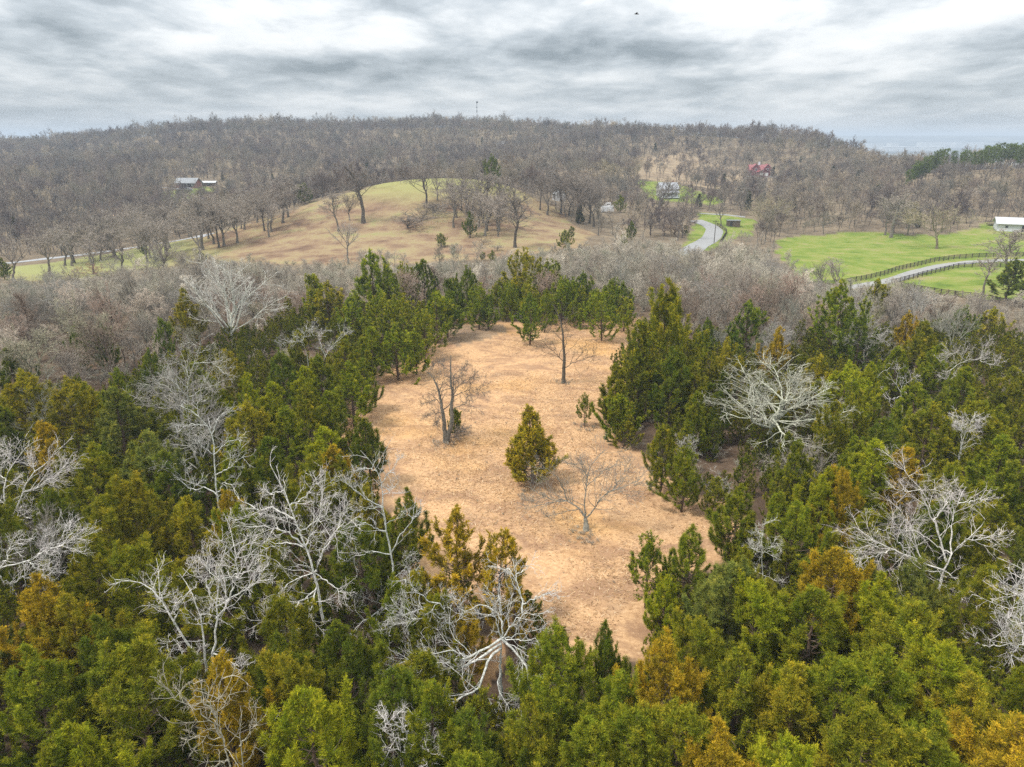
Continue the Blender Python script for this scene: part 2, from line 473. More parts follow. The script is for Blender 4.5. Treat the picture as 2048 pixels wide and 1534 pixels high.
def sprout(g, P, Rr, per, t0, t1, ang, lf, n, wander, trop, rf=0.62, rmin=0.008, jitter=0.3, taper=0.3, lmin=0.0, tl=0.5):
    """children of the centre lines P: per = mean number on each (times its length share)"""
    ln = np.linalg.norm(np.diff(P, axis=1), axis=2).sum(1)
    cnt = np.maximum(1, np.round(per * (0.45 + 0.55 * ln / ln.mean()) * (1 + 0.25 * g.standard_normal(len(P))))).astype(int)
    i = np.repeat(np.arange(len(P)), cnt)
    t = t0 + (t1 - t0) * g.random(len(i)) ** 0.85
    pos, tan, rad = sample(P, Rr, i, t)
    perp = unit(np.cross(tan, g.standard_normal(tan.shape)))
    a = np.radians(ang * (1 + jitter * g.standard_normal(len(i))))[:, None]
    d = unit(tan * np.cos(a) + perp * np.sin(a) + np.array([0, 0, trop]) * 0.6)
    L = np.maximum(lmin, ln[i] * lf * (1 - tl * t) * (0.65 + 0.7 * g.random(len(i))))
    pts = [pos]
    for k in range(n - 1):
        d = unit(d + wander * g.standard_normal(d.shape) + np.array([0, 0, trop * 0.3]))
        pts.append(pts[-1] + d * (L / (n - 1))[:, None])
    r0 = np.maximum(rmin, rad * rf * (0.7 + 0.4 * g.random(len(i))))
    RR = np.maximum(rmin * 0.6, r0[:, None] * np.linspace(1, taper, n)[None])
    return np.stack(pts, 1), RR


def tree_meshes(name, levels, mat, sides=(7, 5, 4, 3, 3, 3), trunk_levels=1, tipv=(0, .1, .35, .7, 1, 1)):
    """levels: list of (P, R); the first trunk_levels become the trunk, the rest the crown"""
    out = []
    for part, ls in (('trunk', range(0, trunk_levels)), ('crown', range(trunk_levels, len(levels)))):
        Vs, Fs, As, off = [], [], [], 0
        for k in ls:
            for P, Rr in (levels[k] if isinstance(levels[k], list) else [levels[k]]):
                V, F = tubes(P, Rr, sides[min(k, len(sides) - 1)])
                Vs.append(V), Fs.append(F + off), As.append(np.full(len(V), tipv[min(k, len(tipv) - 1)]))
                off += len(V)
        out.append(mesh_np(part, np.concatenate(Vs), [np.concatenate(Fs)], mat, {'tip': np.concatenate(As)}, smooth=False) if Vs else None)
    return out


def bare_tree(seed, h=12.0, r=0.24, form='oak', dens=1.0, rmin=0.012, deep=True, mat=None, clear=0.25):
    g = np.random.default_rng(seed)
    n = 10
    z = np.linspace(0, 1, n)
    frac = {'oak': 0.62, 'vase': 0.45, 'tall': 0.88, 'shrub': 0.3}[form]
    wob = np.cumsum(g.standard_normal((n, 2)) * 0.022 * h, 0) * z[:, None]
    P0 = np.c_[wob, z * h * frac][None]
    R0 = (r * (1 - 0.55 * z))[None]
    R0[0, 0] *= 1.35
    if form == 'oak':
        a = sprout(g, P0, R0, 11 * dens, clear, 1.0, 52, 0.85, 8, 0.16, 0.10, 0.6, 0.03, tl=0.45)
        b = sprout(g, *a, 6.5, 0.2, 1.0, 44, 0.6, 6, 0.2, 0.08, 0.55, rmin * 1.8)
    elif form == 'vase':
        a = sprout(g, P0, R0, 9 * dens, clear + 0.15, 1.0, 30, 1.25, 8, 0.10, 0.14, 0.62, 0.03, tl=0.35)
        b = sprout(g, *a, 7, 0.25, 1.0, 34, 0.5, 6, 0.16, 0.12, 0.55, rmin * 1.8)
    elif form == 'tall':
        a = sprout(g, P0, R0, 17 * dens, clear + 0.1, 1.0, 48, 0.42, 7, 0.12, 0.16, 0.5, 0.025, tl=0.6)
        b = sprout(g, *a, 5.5, 0.2, 1.0, 42, 0.55, 5, 0.2, 0.1, 0.55, rmin * 1.8)
    else:
        a = sprout(g, P0, R0, 12 * dens, 0.05, 1.0, 38, 2.2, 6, 0.14, 0.10, 0.6, 0.02, tl=0.2)
        b = sprout(g, *a, 5, 0.2, 1.0, 40, 0.5, 5, 0.2, 0.08, 0.6, rmin * 1.6)
    c = sprout(g, *b, 4.5 if deep else 4.0, 0.15, 1.0, 42, 0.55, 4, 0.22, 0.06, 0.6, rmin)
    lv = [(P0, R0), a, b, c]
    if deep:
        lv.append(sprout(g, *c, 2.6, 0.2, 1.0, 42, 0.6, 3, 0.2, 0.04, 0.7, rmin * 0.7, lmin=0.25))
    return tree_meshes('bare', lv, mat)


def cedar(seed, h=8.0, wid=2.1, leaves=24000, lw=(0.24, 0.075), mats=None, open_=0.0, rag=1.15, base=0.05, point=0.78, nbr=78, blade=1.0):
    g = np.random.default_rng(seed)
    n = 9
    z = np.linspace(0, 1, n)
    P0 = np.c_[np.cumsum(g.standard_normal((n, 2)) * 0.05, 0), z * h][None]
    R0 = (0.15 * h / 8 * (1 - 0.93 * z))[None]
    nb = int(nbr * (1 - 0.2 * open_))
    t = base + (0.985 - base) * (np.arange(nb) + g.random(nb)) / nb
    az = np.arange(nb) * 2.39996 + g.normal(0, 0.5, nb)
    lump = 0.86 + rag * (0.62 * (g.random(nb) ** 1.6 - 0.4) + 0.22 * np.sin(az * 2 + t * 9 + seed) + 0.18 * np.sin(t * 22 + seed * 2 + az))
    L = wid * np.minimum(1, 0.62 + (t - base) / 0.2 * 0.38) * (1 - t) ** point * lump + 0.16
    pos, _, rad = sample(P0, R0, np.zeros(nb, int), t)
    el = np.radians(4 + 47 * t + g.normal(0, 11, nb))
    out = np.c_[np.cos(az), np.sin(az), np.zeros(nb)]
    pts = []
    m = 6
    for k in range(m):
        s = k / (m - 1)
        e = el + s * s * 0.6 - 0.1
        pts.append(pos + L[:, None] * s * (out * np.cos(e)[:, None] + np.array([0, 0, 1.0]) * np.sin(e)[:, None]) + (g.standard_normal((nb, 3)) * 0.04 * L[:, None] if k else 0))
    B = np.stack(pts, 1)
    BR = np.maximum(0.008, np.minimum(rad * 0.5, 0.018 * L)[:, None] * np.linspace(1, 0.2, m)[None])
    V1, F1 = tubes(B, BR, 3)
    # plumes of foliage along the branches
    w = L ** 1.35
    ns = int(leaves / 22)
    bi = g.choice(nb, ns, p=w / w.sum())
    s = 0.34 + 0.70 * g.random(ns) ** 0.7
    s = np.minimum(s, 1.0)
    p, tan, _ = sample(B, BR, bi, s)
    flat = unit(np.cross(tan, np.array([0, 0, 1.0])))
    sd = unit(tan + flat * g.normal(0, 0.62, ns)[:, None] + 0.22 * g.standard_normal((ns, 3)) + np.array([0, 0, 0.24]))
    sl = (0.36 + 0.42 * g.random(ns)) * (0.45 + 0.55 * np.minimum(1, L[bi] / wid * 1.3)) * (1.25 - 0.6 * s) * (h / 8)
    per = np.maximum(6, np.round(22 * sl / sl.mean())).astype(int)
    si = np.repeat(np.arange(ns), per)
    nl = len(si)
    u = g.random(nl)
    fan = unit(np.cross(sd, g.standard_normal(sd.shape)))
    off = g.uniform(-1, 1, nl) * 0.25 * (1 - 0.75 * u) * sl[si]
    ctr = p[si] + sd[si] * (u * sl[si])[:, None] + fan[si] * off[:, None] + g.standard_normal((nl, 3)) * (0.05 * sl[si])[:, None]
    ld = unit(sd[si] + fan[si] * np.sign(off)[:, None] * 0.7 + 0.4 * g.standard_normal((nl, 3)))
    sidev = unit(np.cross(ld, g.standard_normal((nl, 3))))
    ll = lw[0] * (0.6 + 0.7 * g.random(nl))[:, None]
    ww = lw[1] * (0.6 + 0.7 * g.random(nl))[:, None]
    A = ctr - sidev * ww * 0.5
    Bv = ctr + sidev * ww * 0.5
    Cv = ctr + ld * ll
    V2 = np.stack([A, Bv, Cv], 1).reshape(-1, 3)
    F2 = np.arange(nl * 3).reshape(-1, 3)
    sr = g.random(ns)
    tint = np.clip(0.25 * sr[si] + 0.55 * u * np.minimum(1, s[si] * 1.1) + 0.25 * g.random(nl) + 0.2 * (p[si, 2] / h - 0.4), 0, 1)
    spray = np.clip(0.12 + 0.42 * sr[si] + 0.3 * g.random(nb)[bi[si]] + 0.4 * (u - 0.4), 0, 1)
    tr = mesh_np('trunk', *[(lambda v, f: (v, [f]))(*tubes(P0, R0, 6))][0], mats[0], {'tip': np.zeros(n * 6)})
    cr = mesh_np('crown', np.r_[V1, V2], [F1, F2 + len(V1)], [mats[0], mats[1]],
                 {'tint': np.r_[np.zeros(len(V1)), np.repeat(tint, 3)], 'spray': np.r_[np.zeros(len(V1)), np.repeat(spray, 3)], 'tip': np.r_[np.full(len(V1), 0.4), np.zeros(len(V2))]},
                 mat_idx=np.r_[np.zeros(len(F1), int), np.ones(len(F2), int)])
    return tr, cr


def pine(seed, h=15.0, mats=None, lod=2600):
    """a pine with a clear stem and rounded tufted crown"""
    g = np.random.default_rng(seed)
    z = np.linspace(0, 1, 8)
    P0 = np.c_[np.cumsum(g.standard_normal((8, 2)) * 0.12, 0), z * h][None]
    R0 = (0.2 * (1 - 0.85 * z))[None]
    nb = 34
    t = 0.45 + 0.54 * (np.arange(nb) + g.random(nb)) / nb
    az = np.arange(nb) * 2.4 + g.normal(0, 0.4, nb)
    L = h * 0.2 * (0.5 + 0.5 * np.sin(np.clip((t - 0.4) / 0.6, 0, 1) * np.pi * 0.9)) * (0.7 + 0.6 * g.random(nb))
    pos, _, rad = sample(P0, R0, np.zeros(nb, int), t)
    o = np.c_[np.cos(az), np.sin(az), 0.15 + 0.8 * (t - 0.5)]
    B = np.stack([pos + o * (L * s)[:, None] for s in np.linspace(0, 1, 4)], 1)
    BR = np.full((nb, 4), 0.05) * np.linspace(1, 0.3, 4)
    V1, F1 = tubes(B, BR, 3)
    bi = g.integers(0, nb, lod // 14)
    p, _, _ = sample(B, BR, bi, 0.35 + 0.65 * g.random(len(bi)))
    p = p + g.standard_normal(p.shape) * 0.3
    si = np.repeat(np.arange(len(bi)), 14)
    ld = unit(g.standard_normal((len(si), 3)) + np.array([0, 0, 0.5]))
    sv = unit(np.cross(ld, g.standard_normal(ld.shape)))
    c = p[si] + g.standard_normal(ld.shape) * 0.22
    V2 = np.stack([c - sv * 0.1, c + sv * 0.1, c + ld * 0.55], 1).reshape(-1, 3)
    F2 = np.arange(len(V2)).reshape(-1, 3)
    tr = mesh_np('trunk', *(lambda v, f: (v, [f]))(*tubes(P0, R0, 5)), mats[0], {'tip': np.zeros(40)})
    cr = mesh_np('crown', np.r_[V1, V2], [F1, F2 + len(V1)], mats,
                 {'tint': np.r_[np.zeros(len(V1)), g.random(len(V2))], 'spray': np.r_[np.zeros(len(V1)), np.repeat(g.random(len(F2)), 3)], 'tip': np.r_[np.full(len(V1), .3), np.zeros(len(V2))]},
                 mat_idx=np.r_[np.zeros(len(F1), int), np.ones(len(F2), int)])
    return tr, cr


M_WHITE = bark_mat('pale_bark', (0.66, 0.65, 0.60), (0.64, 0.59, 0.57), 0.5)
M_GREY = bark_mat('grey_bark', (0.18, 0.16, 0.14), (0.46, 0.40, 0.35), 0.25)
M_CEDBARK = bark_mat('cedar_bark', (0.13, 0.085, 0.06), (0.16, 0.12, 0.09), 0.1, use_obj=False)
M_FAR = bark_mat('far_bark', (0.16, 0.147, 0.136), (0.30, 0.268, 0.24), 0.15, False,
                 [(0.0, (0.55, 0.5, 0.52)), (0.2, (1.1, 0.95, 0.92)), (0.45, (0.85, 0.88, 0.82)), (0.65, (1.35, 1.28, 1.15)), (0.85, (0.65, 0.62, 0.64)), (1.0, (1.9, 1.75, 1.45))], stand=True)
M_BRUSH = bark_mat('brush_bark', (0.34, 0.315, 0.27), (0.58, 0.53, 0.465), 0.2, False,
                   [(0.0, (0.6, 0.57, 0.52)), (0.25, (1.05, 0.98, 0.92)), (0.5, (0.85, 0.88, 0.76)), (0.7, (1.25, 1.2, 1.1)), (0.88, (0.7, 0.68, 0.64)), (1.0, (1.7, 1.65, 1.55))])
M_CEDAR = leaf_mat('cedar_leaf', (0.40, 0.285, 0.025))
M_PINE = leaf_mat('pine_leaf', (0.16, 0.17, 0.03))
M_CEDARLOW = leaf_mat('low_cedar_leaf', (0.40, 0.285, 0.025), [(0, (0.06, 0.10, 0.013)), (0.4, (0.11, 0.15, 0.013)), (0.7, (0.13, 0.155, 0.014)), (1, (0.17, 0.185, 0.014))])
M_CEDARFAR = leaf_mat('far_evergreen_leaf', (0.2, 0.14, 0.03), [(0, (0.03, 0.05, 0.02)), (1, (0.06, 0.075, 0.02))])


# ------------------------------------------------------------------ masses nobody could count: points carrying whole trees
def mass(name, label, pts, protos, scales, gidx=None):
    me = bpy.data.meshes.new(name)
    n = len(pts)
    me.vertices.add(n)
    me.vertices.foreach_set('co', np.asarray(pts, np.float32).ravel())
    a = me.attributes.new('turn', 'FLOAT_VECTOR', 'POINT')
    rot = np.c_[rng.normal(0, 0.05, n), rng.normal(0, 0.05, n), rng.random(n) * 6.283]
    a.data.foreach_set('vector', rot.astype(np.float32).ravel())
    a = me.attributes.new('size', 'FLOAT', 'POINT')
    a.data.foreach_set('value', np.asarray(scales, np.float32))
    a = me.attributes.new('which', 'INT', 'POINT')
    a.data.foreach_set('value', np.asarray(gidx if gidx is not None else rng.integers(0, len(protos), n), np.int32))
    o = link(name, me)
    t = bpy.data.node_groups.new(name, 'GeometryNodeTree')
    t.interface.new_socket('Geometry', in_out='INPUT', socket_type='NodeSocketGeometry')
    t.interface.new_socket('Geometry', in_out='OUTPUT', socket_type='NodeSocketGeometry')
    gi, go = t.nodes.new('NodeGroupInput'), t.nodes.new('NodeGroupOutput')
    gti = t.nodes.new('GeometryNodeGeometryToInstance')
    for k, meshes in reversed(list(enumerate(protos))):
        jn = t.nodes.new('GeometryNodeJoinGeometry')
        for mm in meshes:
            ob = bpy.data.objects.new(name + '_source', mm)
            oi = t.nodes.new('GeometryNodeObjectInfo')
            oi.inputs['Object'].default_value = ob
            t.links.new(oi.outputs['Geometry'], jn.inputs[0])
        t.links.new(jn.outputs[0], gti.inputs[0])
    iop = t.nodes.new('GeometryNodeInstanceOnPoints')
    iop.inputs['Pick Instance'].default_value = True

    def attr(nm, typ):
        q = t.nodes.new('GeometryNodeInputNamedAttribute')
        q.data_type = typ
        q.inputs['Name'].default_value = nm
        return q.outputs['Attribute']
    e2r = t.nodes.new('FunctionNodeEulerToRotation')
    t.links.new(attr('turn', 'FLOAT_VECTOR'), e2r.inputs[0])
    t.links.new(gi.outputs[0], iop.inputs['Points'])
    t.links.new(gti.outputs[0], iop.inputs['Instance'])
    t.links.new(attr('which', 'INT'), iop.inputs['Instance Index'])
    t.links.new(e2r.outputs[0], iop.inputs['Rotation'])
    t.links.new(attr('size', 'FLOAT'), iop.inputs['Scale'])
    t.links.new(iop.outputs[0], go.inputs[0])
    o.modifiers.new('scatter', 'NODES').node_group = t
    tag(o, label, kind='stuff')
    return o


# ------------------------------------------------------------------ trees that stand on their own
TREES = []          # every single tree: root, noun, colour word, pixel; labels are completed at the end
LAND = []           # landmarks the labels refer to: (px, py, phrase)


def tree(name, cat, meshes, loc, rot=0.0, s=1.0, color=(1, 1, 1, 1), label=None, group=None, noun='', word='', sz=None, tilt=(0, 0)):
    root = link(name, None, loc=tuple(loc))
    root.rotation_euler = (tilt[0], tilt[1], rot)
    root.scale = (s, s, s) if sz is None else sz
    root.empty_display_size = 0.5
    tag(root, label, cat, group)
    for nm, me in zip(('trunk', 'crown'), meshes):
        if me is None:
            continue
        c = link(nm, me, root)
        c.color = color
    px, py = to_px(np.array(loc) + [0, 0, 3])
    TREES.append(dict(root=root, noun=noun or cat, word=word, px=float(px), py=float(py), label=label, loc=loc, name=name))
    return root


CCOL = {'green': (0.138, 0.195, 0.016, 0.35), 'olive': (0.156, 0.195, 0.017, 0.45), 'bronze': (0.210, 0.212, 0.018, 0.5), 'orange': (0.312, 0.227, 0.017, 0.85),
        'yellow-green': (0.222, 0.277, 0.016, 0.4), 'dark green': (0.084, 0.136, 0.016, 0.25), 'gold': (0.282, 0.252, 0.019, 0.6), 'grey-green': (0.138, 0.176, 0.042, 0.25)}

cm = (M_CEDBARK, M_CEDAR)
CED_FRONT = [cedar(81 + i, 8.0, w, 130000, (0.095, 0.023), cm, o, point=p) for i, (w, o, p) in enumerate([(3.0, 0, .6), (3.4, 0, .52), (2.7, 0, .7), (3.1, .15, .6)])]
CED_CONE = [cedar(91, 8.0, 3.1, 60000, (0.15, 0.05), cm, 0, rag=0.4, base=0.03, point=0.85, nbr=120)]
CED_NEAR = [cedar(11 + i, 8.0, w, 60000, (0.135, 0.034), cm, o, point=p) for i, (w, o, p) in enumerate([(2.9, 0, .6), (3.2, 0, .54), (2.6, 0, .7), (3.0, .2, .58), (3.3, .1, .5), (2.8, 0, .64), (2.7, .3, .6)])]
CED_BROAD = [cedar(95, 8.0, 3.3, 64000, (0.15, 0.042), cm, .1, rag=1.2, base=0.12, point=.33, nbr=100)]
CED_OPEN = [cedar(41 + i, 8.0, w, 15000, (0.2, 0.06), cm, 0.6, base=0.16, point=.6) for i, w in enumerate((3.3, 2.9))]
CED_ROUND = [cedar(51, 4.5, 2.6, 20000, (0.22, 0.075), cm, 0, base=0.02, point=.42)]
CED_FAR = [cedar(61 + i, 8.0, w, 24000, (0.22, 0.068), cm, 0, point=p) for i, (w, p) in enumerate([(3.3, .38), (3.6, .34), (3.0, .46), (3.5, .40)])]


def at_top(px, py, h):
    return at(px, py, h)


ORD = 'first second third fourth fifth sixth seventh eighth ninth tenth eleventh twelfth thirteenth fourteenth fifteenth sixteenth seventeenth eighteenth nineteenth twentieth'.split()
ORD += ['twenty-' + o for o in ORD[:9]] + ['thirtieth'] + ['thirty-' + o for o in ORD[:9]]
PLACED = []
OCC = []             # where the limbs of the pale trees show: (tree, distance, px, py)


OCC_W = {900: 8.0}


def hides(x, y, z, h, rad, named=False):
    """share of a pale tree's limbs that a cedar here would hide"""
    tot, hit = {}, {}
    bx, by = to_px(np.array([x, y, z]))
    tx, ty = to_px(np.array([x, y, z + h]))
    r = rad * FOC / (y * math.cos(PITCH) + 10)
    for k, d, px, py in OCC:
        tot[k] = tot.get(k, 0) + len(px)
        if y < d - 0.3:
            f = np.clip((py - ty) / max(by - ty, 1), 0, 1)
            m = (py > ty) & (py < by) & (np.abs(px - tx - (bx - tx) * f) < r * np.minimum(1, f * 1.6 + .08))
            hit[k] = hit.get(k, 0) + int(m.sum())
    return max([hit[k] / tot[k] * OCC_W.get(k, 1) for k in hit if not (named and k == 900)] or [0])



def put_cedar(px, py, h, col, w=1.0, label=None, kind=None, base=False, rot=None):
    if label is None:
        h *= 0.95
        w *= 1.14
    p = at(px, py, h)
    if label is None:
        for k_ in range(7):
            if hides(p[0], p[1], p[2], h, 2.6 * w * h / 8, True) < 0.09:
                break
            h *= 0.9
    d = p[1]
    far = d > 88
    k = kind or ('far' if far else 'near')
    if k == 'near' and d < 50:
        k = 'front'
    src = {'near': CED_NEAR, 'far': CED_FAR, 'open': CED_OPEN, 'round': CED_ROUND, 'front': CED_FRONT, 'cone': CED_CONE, 'broad': CED_BROAD}[k]
    me = src[rng.integers(0, len(src))]
    hs = h / (4.5 if k == 'round' else 8.6)
    c = CCOL[col]
    j = (0.85 + 0.3 * rng.random()) * (1.25 if k == 'far' else 1.0)
    PLACED.append((p[0], p[1], 1.9 * w * hs))
    return tree('cedar_tree', 'cedar', me, p, rng.random() * 6.28 if rot is None else rot, sz=(hs * w, hs * w, hs), color=(c[0] * j, c[1] * j, c[2] * j, c[3]), label=label, noun='cedar', word=col,
                group='cedars around the clearing', tilt=(rng.normal(0, 0.03), rng.normal(0, 0.03)))


def clear_of(x, y, r):
    for k in range(12):
        a = k * math.pi / 6
        if inpoly(x + r * math.cos(a), y + r * math.sin(a), clearing) or inpoly(x + r * 0.6 * math.cos(a), y + r * 0.6 * math.sin(a), gap_front):
            return False
    return not inpoly(x, y, clearing)


# bare trees drawn limb by limb
def spline(P, n):
    P = np.asarray(P, float)
    d = np.r_[0, np.cumsum(np.linalg.norm(np.diff(P, axis=0), axis=1))]
    u = np.linspace(0, d[-1], n)
    Q = np.stack([np.interp(u, d, P[:, k]) for k in range(P.shape[1])], 1)
    for _ in range(2):
        Q[1:-1] = 0.25 * Q[:-2] + 0.5 * Q[1:-1] + 0.25 * Q[2:]
    return Q


def hero(label, foot, h0, src, stems, limbs, r0=0.17, color=(1, 1, 1, 1), seed=1, dens=1.0, mat=None, rmin=0.0088, phrase=None, spread=2.2, twig=1.0):
    """stems and limbs are lines in zoomed pixels of src = (ox, oy); foot is the pixel where the trunk shows lowest, h0 metres above the ground"""
    g = np.random.default_rng(seed)
    ox, oy = src
    Z = 2048 / 700
    cv = lambda q: (ox + q[0] / Z, oy + q[1] / Z)
    fx, fy = cv(foot)
    b = at(fx, fy, h0)
    y0 = b[1]
    base = np.array([b[0], b[1], b[2] - 0.1])

    def to3(line, off0, off1):
        n = len(line)
        return np.array([on_plane(*cv(q), y0 + off0 + (off1 - off0) * k / max(1, n - 1)) for k, q in enumerate(line)])
    S, L = [], []
    for k, s in enumerate(stems):
        P = to3(s, 0, g.uniform(-.5, .5) * spread * 0.5)
        P = np.r_[[base + np.array([0.12 * k, 0, 0])], P] if np.linalg.norm(P[0] - base) > 0.3 else np.r_[[base], P[1:]]
        S.append(spline(P, 16))
    SA = np.concatenate(S)
    for l in limbs:
        P = to3(l, 0, 0)
        k = np.argmin(np.linalg.norm((SA - P[0])[:, [0, 2]], axis=1))
        o0 = SA[k, 1] - y0 if np.linalg.norm((SA[k] - P[0])[[0, 2]]) < 1.2 else 0
        ln = np.linalg.norm(P[-1] - P[0])
        o1 = o0 + g.choice([-1, 1]) * g.uniform(0.25, 0.6) * min(ln, spread * 1.5)
        P = to3(l, o0, o1)
        if P[-1, 2] < P[0, 2] - 0.25 * ln:          # a limb that runs down in the picture reaches towards the viewer
            d = ray(*cv(l[-1]))
            yz = (P[0, 2] - 0.2 * ln - CAM_Z) / d[2] * d[1] if d[2] < 0 else y0
            P = to3(l, o0, max(yz - y0, -4.5))
        if np.linalg.norm((SA[k] - P[0])[[0, 2]]) < 1.2:
            P[0] = SA[k]
        L.append(spline(P, 14))
    for A in S:
        A[1:-1] += g.standard_normal(A[1:-1].shape) * 0.04
    for A in L:
        A[1:] += g.standard_normal(A[1:].shape) * 0.05
    S, L = np.array(S) - base, np.array(L) - base if L else np.zeros((0, 14, 3))
    r0 = r0 * (0.54 if r0 < 0.26 else 1.0)
    SR = r0 * np.linspace(1, 0.12, 16)[None] * np.ones((len(S), 1))
    SR[:, 0] *= 1.3
    lens = np.linalg.norm(np.diff(L, axis=1), axis=2).sum(1)
    LR = np.clip(0.0115 * lens, 0.016, r0 * 0.6)[:, None] * np.linspace(1, 0.16, 14)[None]
    b1 = sprout(g, L, LR, 10 * dens, 0.12, 1.0, 44, 0.48, 6, 0.19, 0.14, 0.55, rmin * 1.7, lmin=0.4)
    b0 = sprout(g, S, SR, 8 * dens, 0.4, 1.0, 50, 0.24, 6, 0.22, 0.12, 0.35, rmin * 1.9, lmin=0.4)
    c1 = sprout(g, *b1, 5.0 * twig, 0.2, 1.0, 42, 0.52, 5, 0.2, 0.10, 0.55, rmin, lmin=0.25)
    c0 = sprout(g, *b0, 5.0 * twig, 0.2, 1.0, 42, 0.52, 5, 0.2, 0.10, 0.55, rmin, lmin=0.25)
    d1 = sprout(g, *c1, 2.7 * twig, 0.25, 1.0, 40, 0.55, 3, 0.2, 0.08, 0.7, rmin * 0.7, lmin=0.2)
    lv = [(S, SR), (L, LR), [b1, b0], [c1, c0], d1]
    me = tree_meshes('dead', lv, mat or M_WHITE, sides=(8, 6, 4, 3, 3))
    rt = tree('bare_tree', 'bare tree', me, base, color=color, label=label, group='bare white-limbed trees', noun='bare tree', word='white')
    cx = np.mean([cv(q)[0] for s in stems for q in s])
    cyy = np.mean([cv(q)[1] for s in stems for q in s])
    if phrase:
        LAND.append((cx, cyy, phrase))
    PLACED.append((base[0], base[1], 0.8))
    for A in list(S) + list(L):
        OCC.append((len(LAND), base[1], *to_px((A + base)[2:])))
    return rt


W1, W2, W3 = (1, 1, 1, 1), (1.15, 1.12, 1.12, 1), (0.8, 0.79, 0.74, 1)
hero('pale crooked tree with one thick low limb, farther of those out in the straw', (1310, 602), 0, (680, 560),
     [[(1310, 600), (1308, 520), (1315, 440), (1305, 360), (1300, 250), (1260, 180), (1250, 150)]],
     [[(1310, 500), (1370, 480), (1430, 465), (1500, 490)], [(1380, 470), (1430, 410), (1440, 370)], [(1315, 440), (1350, 390), (1410, 390)], [(1305, 480), (1260, 430), (1210, 380), (1150, 390)], [(1305, 360), (1250, 300), (1200, 270)], [(1300, 260), (1350, 200), (1380, 180)], [(1308, 370), (1340, 320), (1330, 280)], [(1420, 465), (1490, 440), (1470, 400)]],
     0.26, (0.25, 0.22, 0.19, 1), 3, 1.5, phrase='the crooked tree far out in the straw', twig=.8)
hero('many-stemmed bare tree with ivy-dark base and a green cedar sprout, in the straw', (620, 950), 0, (680, 560),
     [[(620, 950), (615, 870), (600, 770), (590, 700), (570, 610), (530, 550), (500, 530)], [(630, 945), (650, 850), (655, 740), (660, 660), (650, 590), (640, 500), (650, 440)]],
     [[(660, 680), (720, 650), (780, 650), (840, 620)], [(660, 650), (730, 590), (800, 570)], [(600, 790), (550, 780), (495, 800)], [(560, 800), (555, 850)], [(580, 690), (520, 720), (485, 720)], [(570, 610), (540, 500)], [(620, 930), (700, 890), (740, 870)], [(655, 740), (740, 720), (820, 690)], [(650, 590), (700, 520), (740, 500)], [(600, 650), (610, 560), (600, 490)], [(625, 935), (680, 920), (720, 900)]],
     0.27, (0.34, 0.31, 0.28, 1), 4, 2.6, phrase='the many-stemmed tree in the straw', twig=1.2)
hero('pale flat-topped orchard tree with wide level limbs at the near end of the straw', (1440, 1463), 0, (680, 560),
     [[(1440, 1460), (1440, 1390), (1400, 1340)]],
     [[(1450, 1400), (1490, 1330), (1530, 1270), (1600, 1220), (1690, 1200), (1760, 1160)], [(1440, 1390), (1430, 1280), (1450, 1150), (1480, 1060), (1550, 1000)], [(1400, 1340), (1330, 1290), (1240, 1290), (1150, 1230), (1080, 1200)], [(1330, 1290), (1290, 1180), (1220, 1100), (1150, 1110)], [(1330, 1290), (1200, 1310), (1080, 1340)], [(1450, 1150), (1380, 1080), (1310, 1060)], [(1600, 1220), (1670, 1120), (1700, 1050)], [(1400, 1350), (1300, 1360), (1190, 1390)], [(1640, 1240), (1750, 1300)], [(1450, 1200), (1540, 1120), (1600, 1090)]],
     0.28, (0.5, 0.48, 0.43, 1), 5, 2.0, phrase='the pale orchard tree in the straw')
hero('sprawling dead white tree seen from above with limbs arching every way', (940, 880), 2.6, (680, 1034),
     [[(940, 880), (945, 800), (945, 710)]],
     [[(940, 710), (960, 620), (930, 560), (870, 520), (800, 510), (700, 580)], [(950, 640), (1060, 560), (1150, 570), (1200, 620)], [(940, 560), (930, 470), (870, 460)], [(1065, 560), (1070, 520), (1040, 400), (1025, 330), (960, 300), (870, 290)], [(1025, 340), (1100, 300), (1150, 230)], [(1070, 510), (1180, 460), (1300, 430)],
      [(940, 715), (800, 800), (700, 850), (560, 850), (340, 850)], [(930, 730), (760, 870), (620, 900), (500, 940), (420, 1060), (300, 1100)], [(900, 760), (840, 830), (840, 930), (860, 1000), (700, 1060), (560, 1150), (470, 1210), (400, 1300)], [(945, 720), (1020, 760), (1110, 810), (1190, 820)], [(950, 720), (1060, 830), (1110, 920), (1100, 1000), (1170, 1060), (1270, 1120)], [(945, 705), (1060, 720), (1200, 715)],
      [(840, 930), (920, 1000), (960, 1080), (1040, 1190)], [(940, 700), (900, 560), (850, 470)], [(950, 690), (1090, 680), (1190, 650)], [(760, 820), (640, 780), (520, 800), (420, 800)], [(560, 850), (480, 900), (420, 950), (290, 930)]],
     0.25, W1, 6, 1.0, phrase='the sprawling dead white tree', spread=3.0, twig=.9)
hero('arching white limbs reaching over cedars between the thin white tree and the sprawling one', (690, 800), 2.0, (680, 1034),
     [[(690, 800), (680, 680), (640, 620), (610, 540)]], [[(640, 620), (560, 600), (440, 590), (290, 650)], [(610, 540), (540, 490), (440, 440), (380, 350)], [(640, 640), (560, 560), (450, 540), (330, 590)], [(610, 545), (590, 470), (640, 420)], [(660, 650), (720, 560), (700, 480)]], 0.12, W1, 16, 1.1)
